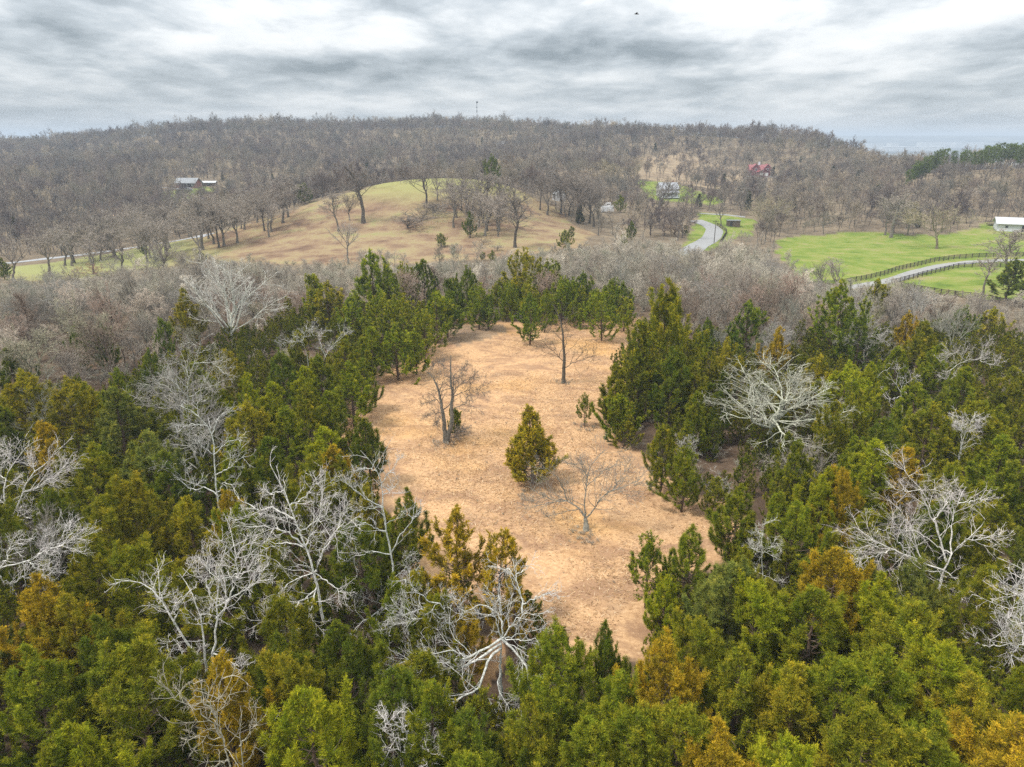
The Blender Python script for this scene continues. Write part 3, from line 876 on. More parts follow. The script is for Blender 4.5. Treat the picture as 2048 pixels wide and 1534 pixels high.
hero('twisted pale tree with long bare curving trunk among the cedars', (1300, 1390), 2.2, (0, 560),
     [[(1300, 1390), (1265, 1250), (1262, 1130), (1240, 1040), (1262, 960), (1250, 890), (1200, 850), (1170, 790), (1110, 740), (1060, 740)]],
     [[(1262, 1250), (1200, 1200), (1120, 1240), (1080, 1190), (1010, 1140), (960, 1100)], [(1262, 1245), (1330, 1250), (1390, 1270)], [(1265, 1170), (1340, 1100), (1430, 1030)], [(1245, 1010), (1190, 980), (1140, 950)], [(1250, 1000), (1300, 970), (1370, 930), (1430, 940)], [(1250, 890), (1265, 830), (1310, 780), (1370, 740)], [(1190, 850), (1100, 840), (1040, 890), (1010, 890)], [(1170, 790), (1150, 720), (1190, 690)], [(1110, 1235), (1160, 1190), (1190, 1160)], [(1270, 1240), (1310, 1180), (1360, 1200), (1400, 1150)]],
     0.17, W1, 7, 0.8, phrase='the twisted pale tree', twig=.8)
hero('spreading pale tree of upswept limbs above the twisted tree', (1100, 920), 3.0, (0, 560),
     [[(1100, 900), (1095, 720), (1095, 600), (1140, 500), (1150, 400), (1180, 340)]],
     [[(1095, 690), (1020, 600), (960, 560), (920, 590)], [(1095, 600), (1080, 480), (1060, 420)], [(1095, 740), (1000, 640), (930, 600), (840, 620)], [(1140, 500), (1230, 480), (1310, 540), (1340, 560)], [(1100, 700), (1170, 660), (1200, 580), (1240, 520), (1290, 500)], [(1095, 640), (1000, 520), (940, 480)], [(1145, 440), (1220, 400), (1270, 400)], [(1150, 400), (1110, 370), (1040, 380)], [(1090, 760), (990, 740), (900, 720)]],
     0.15, (0.85, 0.84, 0.8, 1), 8, 1.1, phrase='the spreading tree of upswept limbs')
hero('white limb tips poking from the dense green cedars near the far thicket', (1800, 460), 5.0, (0, 560),
     [[(1800, 440), (1770, 370), (1740, 320)], [(1900, 440), (1970, 360), (2010, 310), (2030, 260)]], [[(1770, 370), (1700, 360), (1630, 370)], [(1770, 360), (1790, 290), (1850, 270)], [(1900, 430), (1860, 330), (1900, 290)], [(1970, 360), (2040, 300)]], 0.09, W1, 9, 1.3)
hero('tall white tree with drooping outer limbs and a dense lacy top', (1900, 680), 2.0, (0, 1034),
     [[(1900, 680), (1880, 520), (1840, 320), (1790, 180), (1740, 73), (1700, -57), (1680, -137), (1630, -247), (1580, -307)]],
     [[(1840, 320), (1900, 180), (1990, 60), (2040, 0)], [(1790, 200), (1700, 100), (1600, 60), (1480, 40), (1360, 60)], [(1790, 200), (1850, 60), (1880, -60), (1900, -200)], [(1850, 380), (1760, 500), (1640, 600), (1520, 620)], [(1850, 350), (1980, 420), (2040, 480)], [(1790, 220), (1650, 140), (1540, 200)], [(1850, 420), (1790, 640), (1690, 700)], [(1700, -57), (1790, -120), (1850, -230)], [(1720, 0), (1600, -60), (1500, -40), (1400, -110)], [(1690, -100), (1580, -130), (1540, -160)], [(1750, 90), (1900, -10), (1960, -130)], [(1840, 330), (1700, 380), (1600, 480)], [(1740, 60), (1620, 0), (1520, -20)]],
     0.2, W2, 10, 1.2, phrase='the tall lacy white tree')
hero('thin white tree with a straight forked stem at the straw edge', (320, 470), 1.8, (680, 1034),
     [[(320, 470), (315, 300), (290, 200), (270, 60), (255, 0), (250, -150), (240, -250), (180, -340), (120, -390)]],
     [[(300, 230), (360, 90), (420, 20), (480, -50)], [(290, 240), (180, 200), (60, 240), (0, 270)], [(270, 50), (140, 40), (20, 60)], [(250, -80), (150, -110), (60, -180), (10, -230)], [(255, -200), (310, -280), (330, -330)], [(320, 470), (200, 560), (100, 640), (0, 770)], [(320, 460), (450, 460), (560, 510), (600, 560)], [(260, -30), (150, -50), (50, -20)], [(240, -250), (150, -290), (50, -260)], [(255, -120), (330, -180), (350, -220)], [(310, 350), (400, 300), (370, 220)]],
     0.16, W1, 11, 1.0, phrase='the thin forked white tree')
hero('white three-stemmed tree leaning apart behind the bright orange cedar', (1190, 900), 3.5, (0, 1034),
     [[(1165, 890), (1110, 760), (1060, 680), (1010, 600), (960, 520), (900, 460), (840, 370), (760, 340), (670, 365)], [(1200, 870), (1190, 720), (1175, 620), (1165, 520), (1130, 440), (1070, 360), (1050, 330)], [(1240, 830), (1255, 700), (1270, 600), (1270, 480), (1280, 350), (1310, 220), (1330, 150)]],
     [[(1275, 600), (1340, 490), (1380, 380), (1400, 250), (1390, 140)], [(1080, 700), (1010, 720), (950, 760)], [(960, 520), (950, 460), (965, 400)], [(900, 490), (880, 380), (890, 330)], [(1130, 800), (1170, 760)], [(1120, 820), (1050, 820), (1000, 850)], [(1175, 620), (1100, 570)], [(1180, 600), (1220, 560), (1250, 480)], [(1340, 490), (1440, 420), (1530, 370)], [(1240, 820), (1340, 840), (1380, 880), (1460, 860)], [(1040, 640), (1010, 560), (1030, 500), (1090, 480)], [(1270, 480), (1200, 380), (1160, 320)], [(1280, 350), (1200, 280), (1190, 200)], [(1380, 380), (1450, 310), (1540, 330)]],
     0.17, W2, 12, 0.85, phrase='the white three-stemmed tree', twig=.9)
hero('pair of white dead stems with dense tangled crown at the frame edge', (60, 1460), 2.5, (0, 560),
     [[(45, 1440), (30, 1300), (20, 1200), (60, 1080), (140, 1020), (150, 980)], [(60, 1440), (100, 1330), (130, 1240), (180, 1140), (300, 1050), (340, 970)]],
     [[(60, 1080), (40, 960)], [(130, 1250), (230, 1210), (350, 1140), (400, 1050)], [(30, 1200), (-40, 1100), (-60, 1000)], [(30, 1300), (-60, 1240)], [(180, 1140), (170, 1060), (200, 1000)], [(100, 1340), (200, 1350), (270, 1330)], [(25, 1240), (80, 1180), (110, 1150)], [(40, 1400), (-40, 1400)], [(60, 1410), (160, 1400), (250, 1350)]],
     0.16, (1.2, 1.15, 1.15, 1), 13, 1.3, phrase='the white tangled pair at the frame edge')
hero('long white level limb with fine twigs low at the frame edge', (-100, 500), 3.0, (0, 1034),
     [[(-100, 500), (-60, 380), (0, 300)]], [[(0, 300), (60, 270), (180, 265), (290, 170), (330, 100), (340, 30)], [(180, 265), (300, 300)], [(220, 220), (380, 150), (430, 90)], [(-40, 350), (60, 400), (160, 330)], [(60, 270), (50, 200), (90, 140)], [(180, 270), (250, 340), (330, 330)]], 0.13, W2, 14, 1.5)
hero('thin olive-grey bare tree with straight twigs before the bright orange cedar', (1420, 1500), 3.5, (0, 1034),
     [[(1370, 1500), (1340, 1440), (1290, 1290), (1270, 1180), (1260, 1050), (1290, 950), (1320, 880)], [(1420, 1440), (1400, 1330), (1380, 1200), (1420, 1130)]],
     [[(1290, 1290), (1210, 1170), (1100, 1100), (1010, 1060), (980, 1000)], [(1210, 1170), (1150, 1050), (1130, 950)], [(1420, 1440), (1500, 1360), (1570, 1310)], [(1300, 1270), (1200, 1280), (1080, 1300)], [(1340, 1440), (1240, 1460), (1160, 1480)], [(1280, 1200), (1220, 1100), (1200, 1000)], [(1400, 1330), (1480, 1250), (1500, 1180)], [(1270, 1150), (1340, 1050), (1360, 1000)]],
     0.1, (0.75, 0.7, 0.6, 1), 15, 0.7, phrase='the thin twiggy bare tree', twig=.6)
hero('white branching dead tree low between dark cedars under the sprawling one', (420, 1480), 3.0, (680, 1034),
     [[(420, 1463), (390, 1400), (380, 1330), (400, 1240), (440, 1170)]], [[(380, 1330), (320, 1290), (240, 1240)], [(400, 1440), (500, 1420), (600, 1330)], [(385, 1380), (250, 1340)], [(380, 1300), (300, 1220), (260, 1170)], [(500, 1420), (560, 1400), (600, 1330)], [(400, 1260), (480, 1230), (540, 1200)], [(420, 1460), (320, 1450), (240, 1420)]], 0.1, W2, 17, 1.1, phrase='the low white dead tree')
hero('broad white twiggy tree tipped towards the clearing among green cedars', (1565, 460), 3.0, (1348, 1034),
     [[(1560, 430), (1570, 320), (1580, 260), (1640, 200), (1700, 130), (1800, 60), (1830, 0)]],
     [[(1560, 300), (1470, 270), (1380, 230), (1280, 190), (1180, 140), (1060, 60)], [(1570, 250), (1560, 120), (1520, 20), (1440, -160), (1340, -280)], [(1700, 130), (1800, 130), (1920, 100)], [(1560, 150), (1450, 100), (1350, 60)], [(1580, 330), (1680, 380), (1700, 470)], [(1480, 300), (1340, 340)], [(1570, 180), (1620, 60), (1660, -80), (1700, -170)], [(1280, 190), (1160, 230), (1090, 240)], [(1520, 20), (1600, -80), (1600, -160)], [(1440, -160), (1370, -150), (1260, -170)], [(1660, -80), (1780, -100), (1850, -110)], [(1570, 340), (1560, 400), (1650, 440)], [(1380, 230), (1300, 120), (1200, 60)]],
     0.17, (1.1, 1.05, 1.05, 1), 18, 1.1, phrase='the broad white twiggy tree')
hero('white half-hidden dead tree with hooked twigs at the far frame edge', (2080, 830), 3.0, (1348, 1034),
     [[(2080, 820), (2048, 640), (2050, 500), (2040, 290)]], [[(2060, 760), (1970, 760), (1930, 680), (1890, 620)], [(1970, 765), (1850, 760), (1750, 720)], [(2048, 640), (1960, 560), (1940, 430)], [(2000, 765), (1970, 790), (1990, 890)], [(2050, 500), (2000, 420), (2040, 330)], [(2050, 700), (2150, 600)]], 0.13, W2, 19, 1.2, phrase='the half-hidden white tree')
hero('small white forked snag leaning in the shade of dark cedars', (1340, 740), 2.5, (1348, 560),
     [[(1340, 740), (1330, 650), (1270, 570), (1230, 500)]], [[(1330, 660), (1380, 590), (1420, 550)], [(1330, 690), (1260, 700), (1220, 680)], [(1300, 600), (1310, 540), (1280, 500)], [(1360, 620), (1350, 560)]], 0.1, (1.1, 1.05, 1.1, 1), 20, 0.7, phrase='the small white forked snag', twig=.7)
hero('white brush-like bare top standing out of an olive cedar', (1690, 930), 5.0, (1348, 560),
     [[(1690, 930), (1680, 860), (1650, 790)], [(1700, 900), (1740, 820), (1770, 770)]], [[(1680, 870), (1620, 800)], [(1690, 880), (1690, 800)], [(1740, 840), (1800, 810)], [(1700, 890), (1640, 850)], [(1700, 900), (1780, 860)]], 0.08, W2, 21, 1.2)
hero('white crooked limbs trailing over bright green cedars by the far edge', (1620, 620), 4.0, (1348, 560),
     [[(1620, 610), (1600, 540), (1560, 480)]], [[(1600, 540), (1700, 470), (1790, 470), (1830, 370)], [(1700, 470), (1660, 420), (1600, 440)], [(1790, 470), (1860, 500), (1900, 450)], [(1620, 580), (1560, 570)], [(1700, 480), (1740, 420), (1760, 400)], [(1620, 560), (1690, 540)]], 0.1, (1.05, 1, 1, 1), 22, 1.2)
hero('pale wiry young tree standing before green cedars at the straw corner', (240, 1340), 0, (1348, 560),
     [[(240, 1340), (245, 1250), (250, 1180), (235, 1100)]], [[(245, 1280), (190, 1220)], [(245, 1260), (310, 1200)], [(245, 1300), (180, 1310)], [(248, 1220), (280, 1150)], [(245, 1310), (320, 1270)]], 0.06, W3, 23, .9)
hero('grey feathery young bare tree rising through green cedars near the straw', (80, 1150), 1.0, (1348, 560),
     [[(80, 1150), (80, 1040), (85, 930)]], [[(80, 1080), (30, 1010)], [(80, 1060), (130, 1000)], [(82, 1000), (50, 950)], [(82, 980), (120, 940)]], 0.06, W3, 24, 1.1)
hero('slim frosted bare tree in front of the grey-green cedar right of the straw', (520, 420), 1.0, (1348, 1034),
     [[(520, 420), (520, 300), (515, 150), (520, 20)]], [[(520, 340), (440, 290)], [(520, 330), (640, 380)], [(518, 220), (450, 180)], [(518, 200), (600, 150)], [(520, 120), (470, 70)]], 0.07, (1, 1, .95, 1), 25, .8)


def occ_disc(k, d, px, py, rx, ry):
    a, r = rng.random(60) * 6.28, np.sqrt(rng.random(60))
    OCC.append((k, d, px + rx * r * np.cos(a), py + ry * r * np.sin(a)))


def base_top(px, pyb, pyt):
    """foot and height of a tree seen from pixel pyb at its foot to pyt at its top"""
    p = at(px, pyb)
    q = on_plane(px, pyt, p[1])
    return p, max(2.0, q[2] - p[2])


# big free-standing bare trees on the hill, along the roads and in the pasture
BIG = {'oak': [bare_tree(100 + i, 14, 0.25, 'oak', 1.4, 0.026, True, M_GREY) for i in range(3)],
       'vase': [bare_tree(110 + i, 14, 0.25, 'vase', 1.4, 0.026, True, M_GREY) for i in range(3)],
       'tall': [bare_tree(120 + i, 14, 0.24, 'tall', 1.4, 0.026, True, M_GREY) for i in range(2)],
       'shrub': [bare_tree(130 + i, 5, 0.12, 'shrub', 1.3, 0.026, True, M_GREY) for i in range(2)]}
DOME_OAK = bare_tree(140, 9.0, 0.22, 'oak', 2.2, 0.014, True, M_WHITE, 0.35)
PALE_OAK = bare_tree(142, 9.0, 0.15, 'oak', 1.5, 0.016, True, M_WHITE, 0.15)
PALE_BIG = bare_tree(141, 11.0, 0.19, 'vase', 1.7, 0.017, True, M_WHITE, 0.1)
G1, G2, G3, G4 = (0.75, 0.71, 0.68, 1), (1.1, 1.06, 1.0, 1), (1.15, 1.1, 0.8, 1), (1.2, 1.15, 1.1, 1)


def big(px, pyb, pyt, form, col, label, k=0, wide=1.0, phrase=None, group='bare trees on the hill and pasture', name='bare_tree', cat='bare tree'):
    p, h = base_top(px, pyb, pyt)
    src = BIG[form]
    s = h / (14 if form != 'shrub' else 8.5)
    if phrase:
        LAND.append((px, (pyb + pyt) / 2, phrase))
    return tree(name, cat, src[k % len(src)], p, rng.random() * 6.28, sz=(s * wide * 1.25, s * wide * 1.25, s), color=col, label=label, group=group, noun=cat, word={id(G1): 'dark', id(G2): 'grey', id(G3): 'yellowish', id(G4): 'pale'}.get(id(col), 'brown'))


p, h = base_top(1545, 905, 748)
tree('bare_tree', 'bare tree', DOME_OAK, p, 1.0, sz=(h / 7.6 * 1.7, h / 7.6 * 1.7, h / 7.6), color=(0.78, 0.79, 0.68, 1), label='dome-crowned pale grey bare oak ringed by green cedars', noun='bare tree', word='pale', group='bare white-limbed trees')
LAND.append((1540, 820, 'the dome-crowned pale oak'))
occ_disc(901, p[1], 1540, 815, 118, 62)
PLACED.append((p[0], p[1], 3))
p, h = base_top(470, 700, 505)
tree('bare_tree', 'bare tree', PALE_BIG, p, 2.0, sz=(h / 10.5 * 1.1, h / 10.5 * 1.1, h / 10.5), color=(1.05, 1.04, 0.98, 1), label='great pale bare tree fanning above the bronze cedar', noun='bare tree', word='pale', group='bare white-limbed trees')
LAND.append((480, 590, 'the great pale fan-shaped tree'))
occ_disc(902, p[1], 480, 590, 85, 75)
p, h = base_top(1600, 1000, 870)
tree('bare_tree', 'bare tree', PALE_BIG, p, 4.0, s=h / 10.5, color=(0.6, 0.55, 0.5, 1), label='brown-grey bare tree in front of the dome-crowned oak', noun='bare tree', word='brown', group='bare white-limbed trees')


for px_ in range(880, 1420, 26):        # the straw's near end stays in view
    for py_ in range(960, 1290, 22):
        q_ = at(px_, py_)
        if inpoly(q_[0], q_[1], clearing):
            OCC.append((900, q_[1], np.array([px_ * 1.0]), np.array([py_ * 1.0])))
# cedars with a label of their own
for a in [
    (1068, 800, 8.2, 'gold', 1.32, 'bronze-green cone-shaped cedar standing alone out in the straw clearing', 'cone'),
    (1030, 1130, 6.0, 'orange', 1.0, 'low bushy orange cedar at the foot of the thin orange pair', 'near'),
    (908, 822, 2.6, 'green', .8, 'green cedar sprout growing against the many-stemmed tree in the straw', 'round'),
    (1172, 785, 4.0, 'green', .95, 'small spiky young green cedar at the clearing edge beside the round shrubby cedar', 'open'),
    (1238, 800, 4.6, 'green', 1.0, 'low round dark green cedar at the foot of the huge dark cedar', 'round'),
    (1335, 598, 13.5, 'olive', 0.95, 'huge olive cedar with bare lower trunk rising over the straw clearing', 'broad'),
    (1285, 640, 11.0, 'olive', 0.95, 'tall ragged olive cedar with open crown on the clearing side of the huge cedar', 'open'),
    (365, 575, 9.5, 'bronze', 1.05, 'large bronze cedar rising alone out of the grey bare thicket', 'near'),
    (908, 1005, 8.5, 'orange', 1.1, 'thin orange cedar of open habit before the straw, taller of the pair', 'open'),
    (988, 1052, 7.5, 'orange', 1.1, 'thin orange cedar of open habit before the straw, shorter of the pair', 'open'),
    (1303, 1060, 6.0, 'green', 1.0, 'dark stemmed open green cedar at the straw edge', 'open'),
    (428, 1290, 9.0, 'orange', .95, 'bright orange cedar behind the thin bare twiggy tree', 'near'),
    (1340, 1255, 8.5, 'orange', 1.0, 'pale orange tufted cedar beside the dark green pointed cedar', 'near'),
    (1215, 1240, 7.5, 'dark green', .7, 'slim dark green pointed cedar at the straw clearing tip', 'near'),
    (1115, 1235, 8.0, 'green', 1.1, 'broad bright green cedar beside the big sprawling dead tree', 'near'),
    (640, 1365, 9.0, 'yellow-green', 1.15, 'broad yellow-green cedar beside the orange cedar with twigs', 'near'),
    (1018, 578, 5.5, 'green', 1.0, 'bushy deep green cedar at the far straw edge', 'far'),
    (735, 505, 12.0, 'green', 1.1, 'tallest broad green cedar in the row behind the clearing', 'far'),
]:
    put_cedar(a[0], a[1], a[2], a[3], a[4], a[5], a[6])

_C = [  # other cedars one can pick out: top pixel, height, colour, width
    (650, 570, 8, 'bronze', 1.2), (845, 522, 10, 'dark green', .8), (775, 545, 9, 'green', 1), (810, 535, 9, 'olive', .8), (935, 545, 9, 'dark green', .8), (1040, 510, 11, 'bronze', 1), (1105, 530, 9, 'green', 1.1), (1165, 545, 8, 'dark green', 1),
    (1215, 565, 7, 'green', 1), (1185, 588, 5, 'yellow-green', 1), (870, 578, 6.5, 'green', .9), (1245, 570, 7, 'dark green', 1), (1090, 585, 7, 'green', .8), (1150, 600, 5, 'green', .9), (1060, 560, 8, 'olive', .8), (900, 560, 8, 'dark green', .8),
    (625, 552, 9, 'olive', 1), (700, 590, 8, 'green', 1.1), (760, 600, 8, 'olive', 1.1), (800, 600, 8.5, 'olive', 1.1), (845, 630, 7, 'olive', 1), (740, 650, 8, 'green', 1.1), (790, 655, 7.5, 'green', 1.1), (830, 660, 6.5, 'green', 1), (690, 660, 8, 'olive', 1.1), (640, 700, 8, 'green', 1.1),
    (700, 720, 8, 'green', 1.2), (722, 715, 7, 'green', 1.1), (590, 660, 8, 'olive', 1), (652, 780, 7.5, 'green', 1.1), (560, 700, 8, 'dark green', 1), (545, 760, 8, 'yellow-green', 1), (490, 740, 8, 'yellow-green', .9), (500, 800, 8.5, 'bronze', 1.1), (570, 800, 8, 'green', 1.2), (610, 770, 8, 'olive', 1.1),
    (650, 850, 8, 'yellow-green', 1.1), (672, 880, 7, 'orange', 1), (620, 900, 8, 'olive', 1.1), (682, 908, 6.5, 'olive', .9), (230, 775, 9, 'grey-green', 1.3), (130, 760, 8.5, 'bronze', 1.1), (40, 745, 9, 'bronze', 1.2), (90, 830, 8, 'orange', 1), (180, 880, 9, 'olive', 1.1), (320, 790, 7, 'yellow-green', .9), (300, 860, 8, 'grey-green', 1.1),
    (330, 890, 8, 'dark green', 1), (260, 960, 8.5, 'bronze', 1.1), (370, 990, 8, 'bronze', 1.1), (190, 1000, 8, 'olive', 1.1), (80, 960, 8, 'dark green', 1), (160, 1060, 8, 'olive', 1.15), (255, 1090, 8, 'olive', 1.1), (330, 1120, 8.5, 'olive', 1.2), (60, 1150, 8.5, 'orange', 1.1), (130, 1190, 8, 'bronze', 1), (200, 1230, 8, 'dark green', 1.1), (40, 1300, 8, 'green', 1.1),
    (260, 1290, 8.5, 'olive', 1.2), (340, 1230, 8.5, 'olive', 1.2), (150, 1440, 8, 'yellow-green', 1), (90, 1480, 8, 'green', 1), (560, 1180, 8, 'olive', 1.1), (540, 1270, 8, 'dark green', 1), (690, 1240, 8, 'dark green', 1.1), (590, 1300, 8, 'bronze', .9), (720, 1030, 8, 'dark green', 1.1), (790, 1100, 8, 'green', 1), (830, 1240, 8, 'olive', 1.1), (770, 1340, 8, 'dark green', 1.1), (860, 1350, 8, 'green', 1), (960, 1420, 8, 'dark green', 1),
    (1060, 1400, 8.5, 'olive', .9), (1100, 1330, 8, 'green', 1), (940, 1480, 8.5, 'green', 1), (1395, 1050, 6.5, 'green', 1), (1340, 1145, 5.5, 'yellow-green', .9), (1460, 1130, 8, 'grey-green', 1.1), (1530, 1165, 8, 'yellow-green', 1.1), (1480, 1300, 8.5, 'olive', 1), (1410, 1250, 8, 'olive', 1), (1590, 1320, 9, 'bronze', 1.1), (1690, 1085, 8.5, 'orange', 1.1), (1755, 1145, 8, 'yellow-green', 1.1), (1650, 1170, 8.5, 'green', 1.2), (1840, 1190, 8.5, 'olive', 1.2), (1900, 1290, 8.5, 'yellow-green', 1.2), (1780, 1290, 9, 'green', 1.2),
    (1960, 1130, 8, 'olive', 1), (1985, 1360, 8.5, 'bronze', 1), (2030, 1440, 9, 'orange', 1.2), (1430, 1430, 9, 'orange', 1), (1590, 1480, 9, 'yellow-green', 1), (1370, 1400, 8.5, 'olive', 1), (1690, 1330, 8.5, 'green', 1.1), (1730, 1420, 8.5, 'olive', 1.1), (1860, 1420, 8.5, 'green', 1.1), (1250, 1330, 8, 'green', 1), (1290, 1420, 8.5, 'green', 1), (1180, 1420, 8.5, 'green', 1.1),
    (1395, 780, 7.5, 'green', .8), (1330, 850, 7, 'olive', .9), (1440, 865, 8, 'olive', 1.1), (1375, 880, 7, 'green', 1), (1420, 640, 6.5, 'dark green', .8), (1503, 608, 9, 'dark green', .9), (1555, 648, 8, 'orange', .9), (1690, 580, 11, 'green', 1), (1755, 562, 8, 'olive', .9), (1640, 700, 9, 'bronze', 1), (1700, 725, 9, 'yellow-green', 1.1), (1725, 640, 8, 'dark green', .9), (1850, 640, 9, 'olive', 1.2), (1815, 625, 7, 'orange', .8), (1930, 620, 6.5, 'dark green', 1), (1985, 615, 6, 'bronze', 1.3),
    (1840, 760, 8, 'green', 1.1), (1760, 875, 8.5, 'yellow-green', 1.1), (1800, 885, 8, 'orange', 1), (1870, 800, 9, 'olive', 1.2), (1690, 940, 8, 'orange', .9), (1650, 930, 8, 'yellow-green', 1), (1490, 970, 7, 'green', 1.1), (1560, 980, 7, 'green', 1), (1600, 1000, 7.5, 'green', 1), (1910, 920, 9, 'olive', 1.1), (1970, 800, 8.5, 'olive', 1.1), (2030, 860, 9, 'green', 1.1), (1930, 730, 8, 'green', 1), (2030, 730, 8, 'olive', 1), (1990, 990, 8.5, 'olive', 1.1), (1740, 1010, 8, 'olive', 1), (1800, 690, 8, 'green', 1), (1880, 690, 8, 'green', 1), (1570, 740, 7, 'bronze', .8), (1460, 680, 8, 'bronze', .9),
    (1380, 660, 9, 'olive', 1), (1350, 700, 9, 'dark green', 1.1), (1395, 720, 8, 'olive', .9), (15, 690, 8, 'dark green', 1), (200, 650, 7, 'dark green', .7), (150, 650, 7, 'dark green', .6), (320, 640, 7, 'dark green', .7), (450, 700, 8, 'bronze', .9), (420, 740, 8, 'green', .9), (300, 700, 7, 'dark green', .7), (380, 800, 8, 'green', .9),
    (722, 962, 7, 'bronze', .9), (835, 1110, 7, 'bronze', 1), (868, 1190, 6, 'olive', 1), (930, 1215, 5, 'orange', 1), (530, 870, 8, 'dark green', 1.1), (470, 870, 8, 'green', 1), (450, 960, 7, 'orange', .9), (480, 1010, 8, 'green', 1),
] + [(px_, rng.uniform(556, 600), rng.uniform(5, 8), ('green', 'dark green', 'olive', 'green')[i_ % 4], rng.uniform(.95, 1.2)) for i_, px_ in enumerate(range(872, 1270, 21))]
for px, py, h, c, w in _C:
    if len(PLACED) < 10000:
        put_cedar(px, py, h, c, w)

# close the stand: cedars between those picked out above
straw_keep = [np.array(clearing), np.array(gap_front)]


cedar_zone = ground_poly([(-60, 850), (0, 830), (250, 780), (450, 700), (560, 655), (690, 640), (850, 640), (1250, 632), (1300, 660), (1420, 700), (1640, 690), (1800, 680), (2048, 700), (2150, 710)]) + [(70, 8), (8, 8), (-8, 8), (-70, 8)]
fills = []
for gx in np.arange(-95, 96, 4.4):
    for gy in np.arange(18, 122, 4.4):
        x, y = gx + rng.uniform(-1.7, 1.7), gy + rng.uniform(-1.7, 1.7)
        if abs(x) > 0.76 * y + 9 or not inpoly(x, y, cedar_zone) or not clear_of(x, y, 2.1):
            continue
        if any((x - q[0]) ** 2 + (y - q[1]) ** 2 < (2.3 + 0.45 * q[2]) ** 2 for q in PLACED):
            continue
        fills.append((x, y))
fills.sort(key=lambda p: p[0] ** 2 + p[1] ** 2)
rnd_cols = ['green', 'olive', 'dark green', 'green', 'yellow-green', 'olive', 'green', 'olive', 'grey-green']
n_ced = len(PLACED)
for x, y in fills[:max(0, 296 - n_ced)]:
    if vnoise(x, y, 9, 3) > 0.80:
        continue
    h = rng.uniform(5.2, 7.8)
    if hides(x, y, float(H(x, y)), h, 2.6 * h / 8) > 0.10:
        h *= 0.6
        if hides(x, y, float(H(x, y)), h, 2.6 * h / 8) > 0.16:
            continue
    c = rnd_cols[rng.integers(0, len(rnd_cols))]
    if x > 12 and y > 60 and rng.random() < 0.25:
        continue
    me = CED_FRONT if y < 50 else (CED_NEAR if math.hypot(x, y) < 88 else CED_FAR)
    me = me[rng.integers(0, len(me))]
    q = CCOL[c]
    j = 0.8 + 0.3 * rng.random()
    s = h / 8
    w = rng.uniform(0.9, 1.2)
    PLACED.append((x, y, 1.9 * s))
    tree('cedar_tree', 'cedar', me, (x, y, float(H(x, y)) - 0.05), rng.random() * 6.28, sz=(s * w, s * w, s), color=(q[0] * j, q[1] * j, q[2] * j, q[3]), noun='cedar', word=c, group='cedars around the clearing', tilt=(rng.normal(0, .03), rng.normal(0, .03)))
print('cedars', len(PLACED), 'fill spots', len(fills))


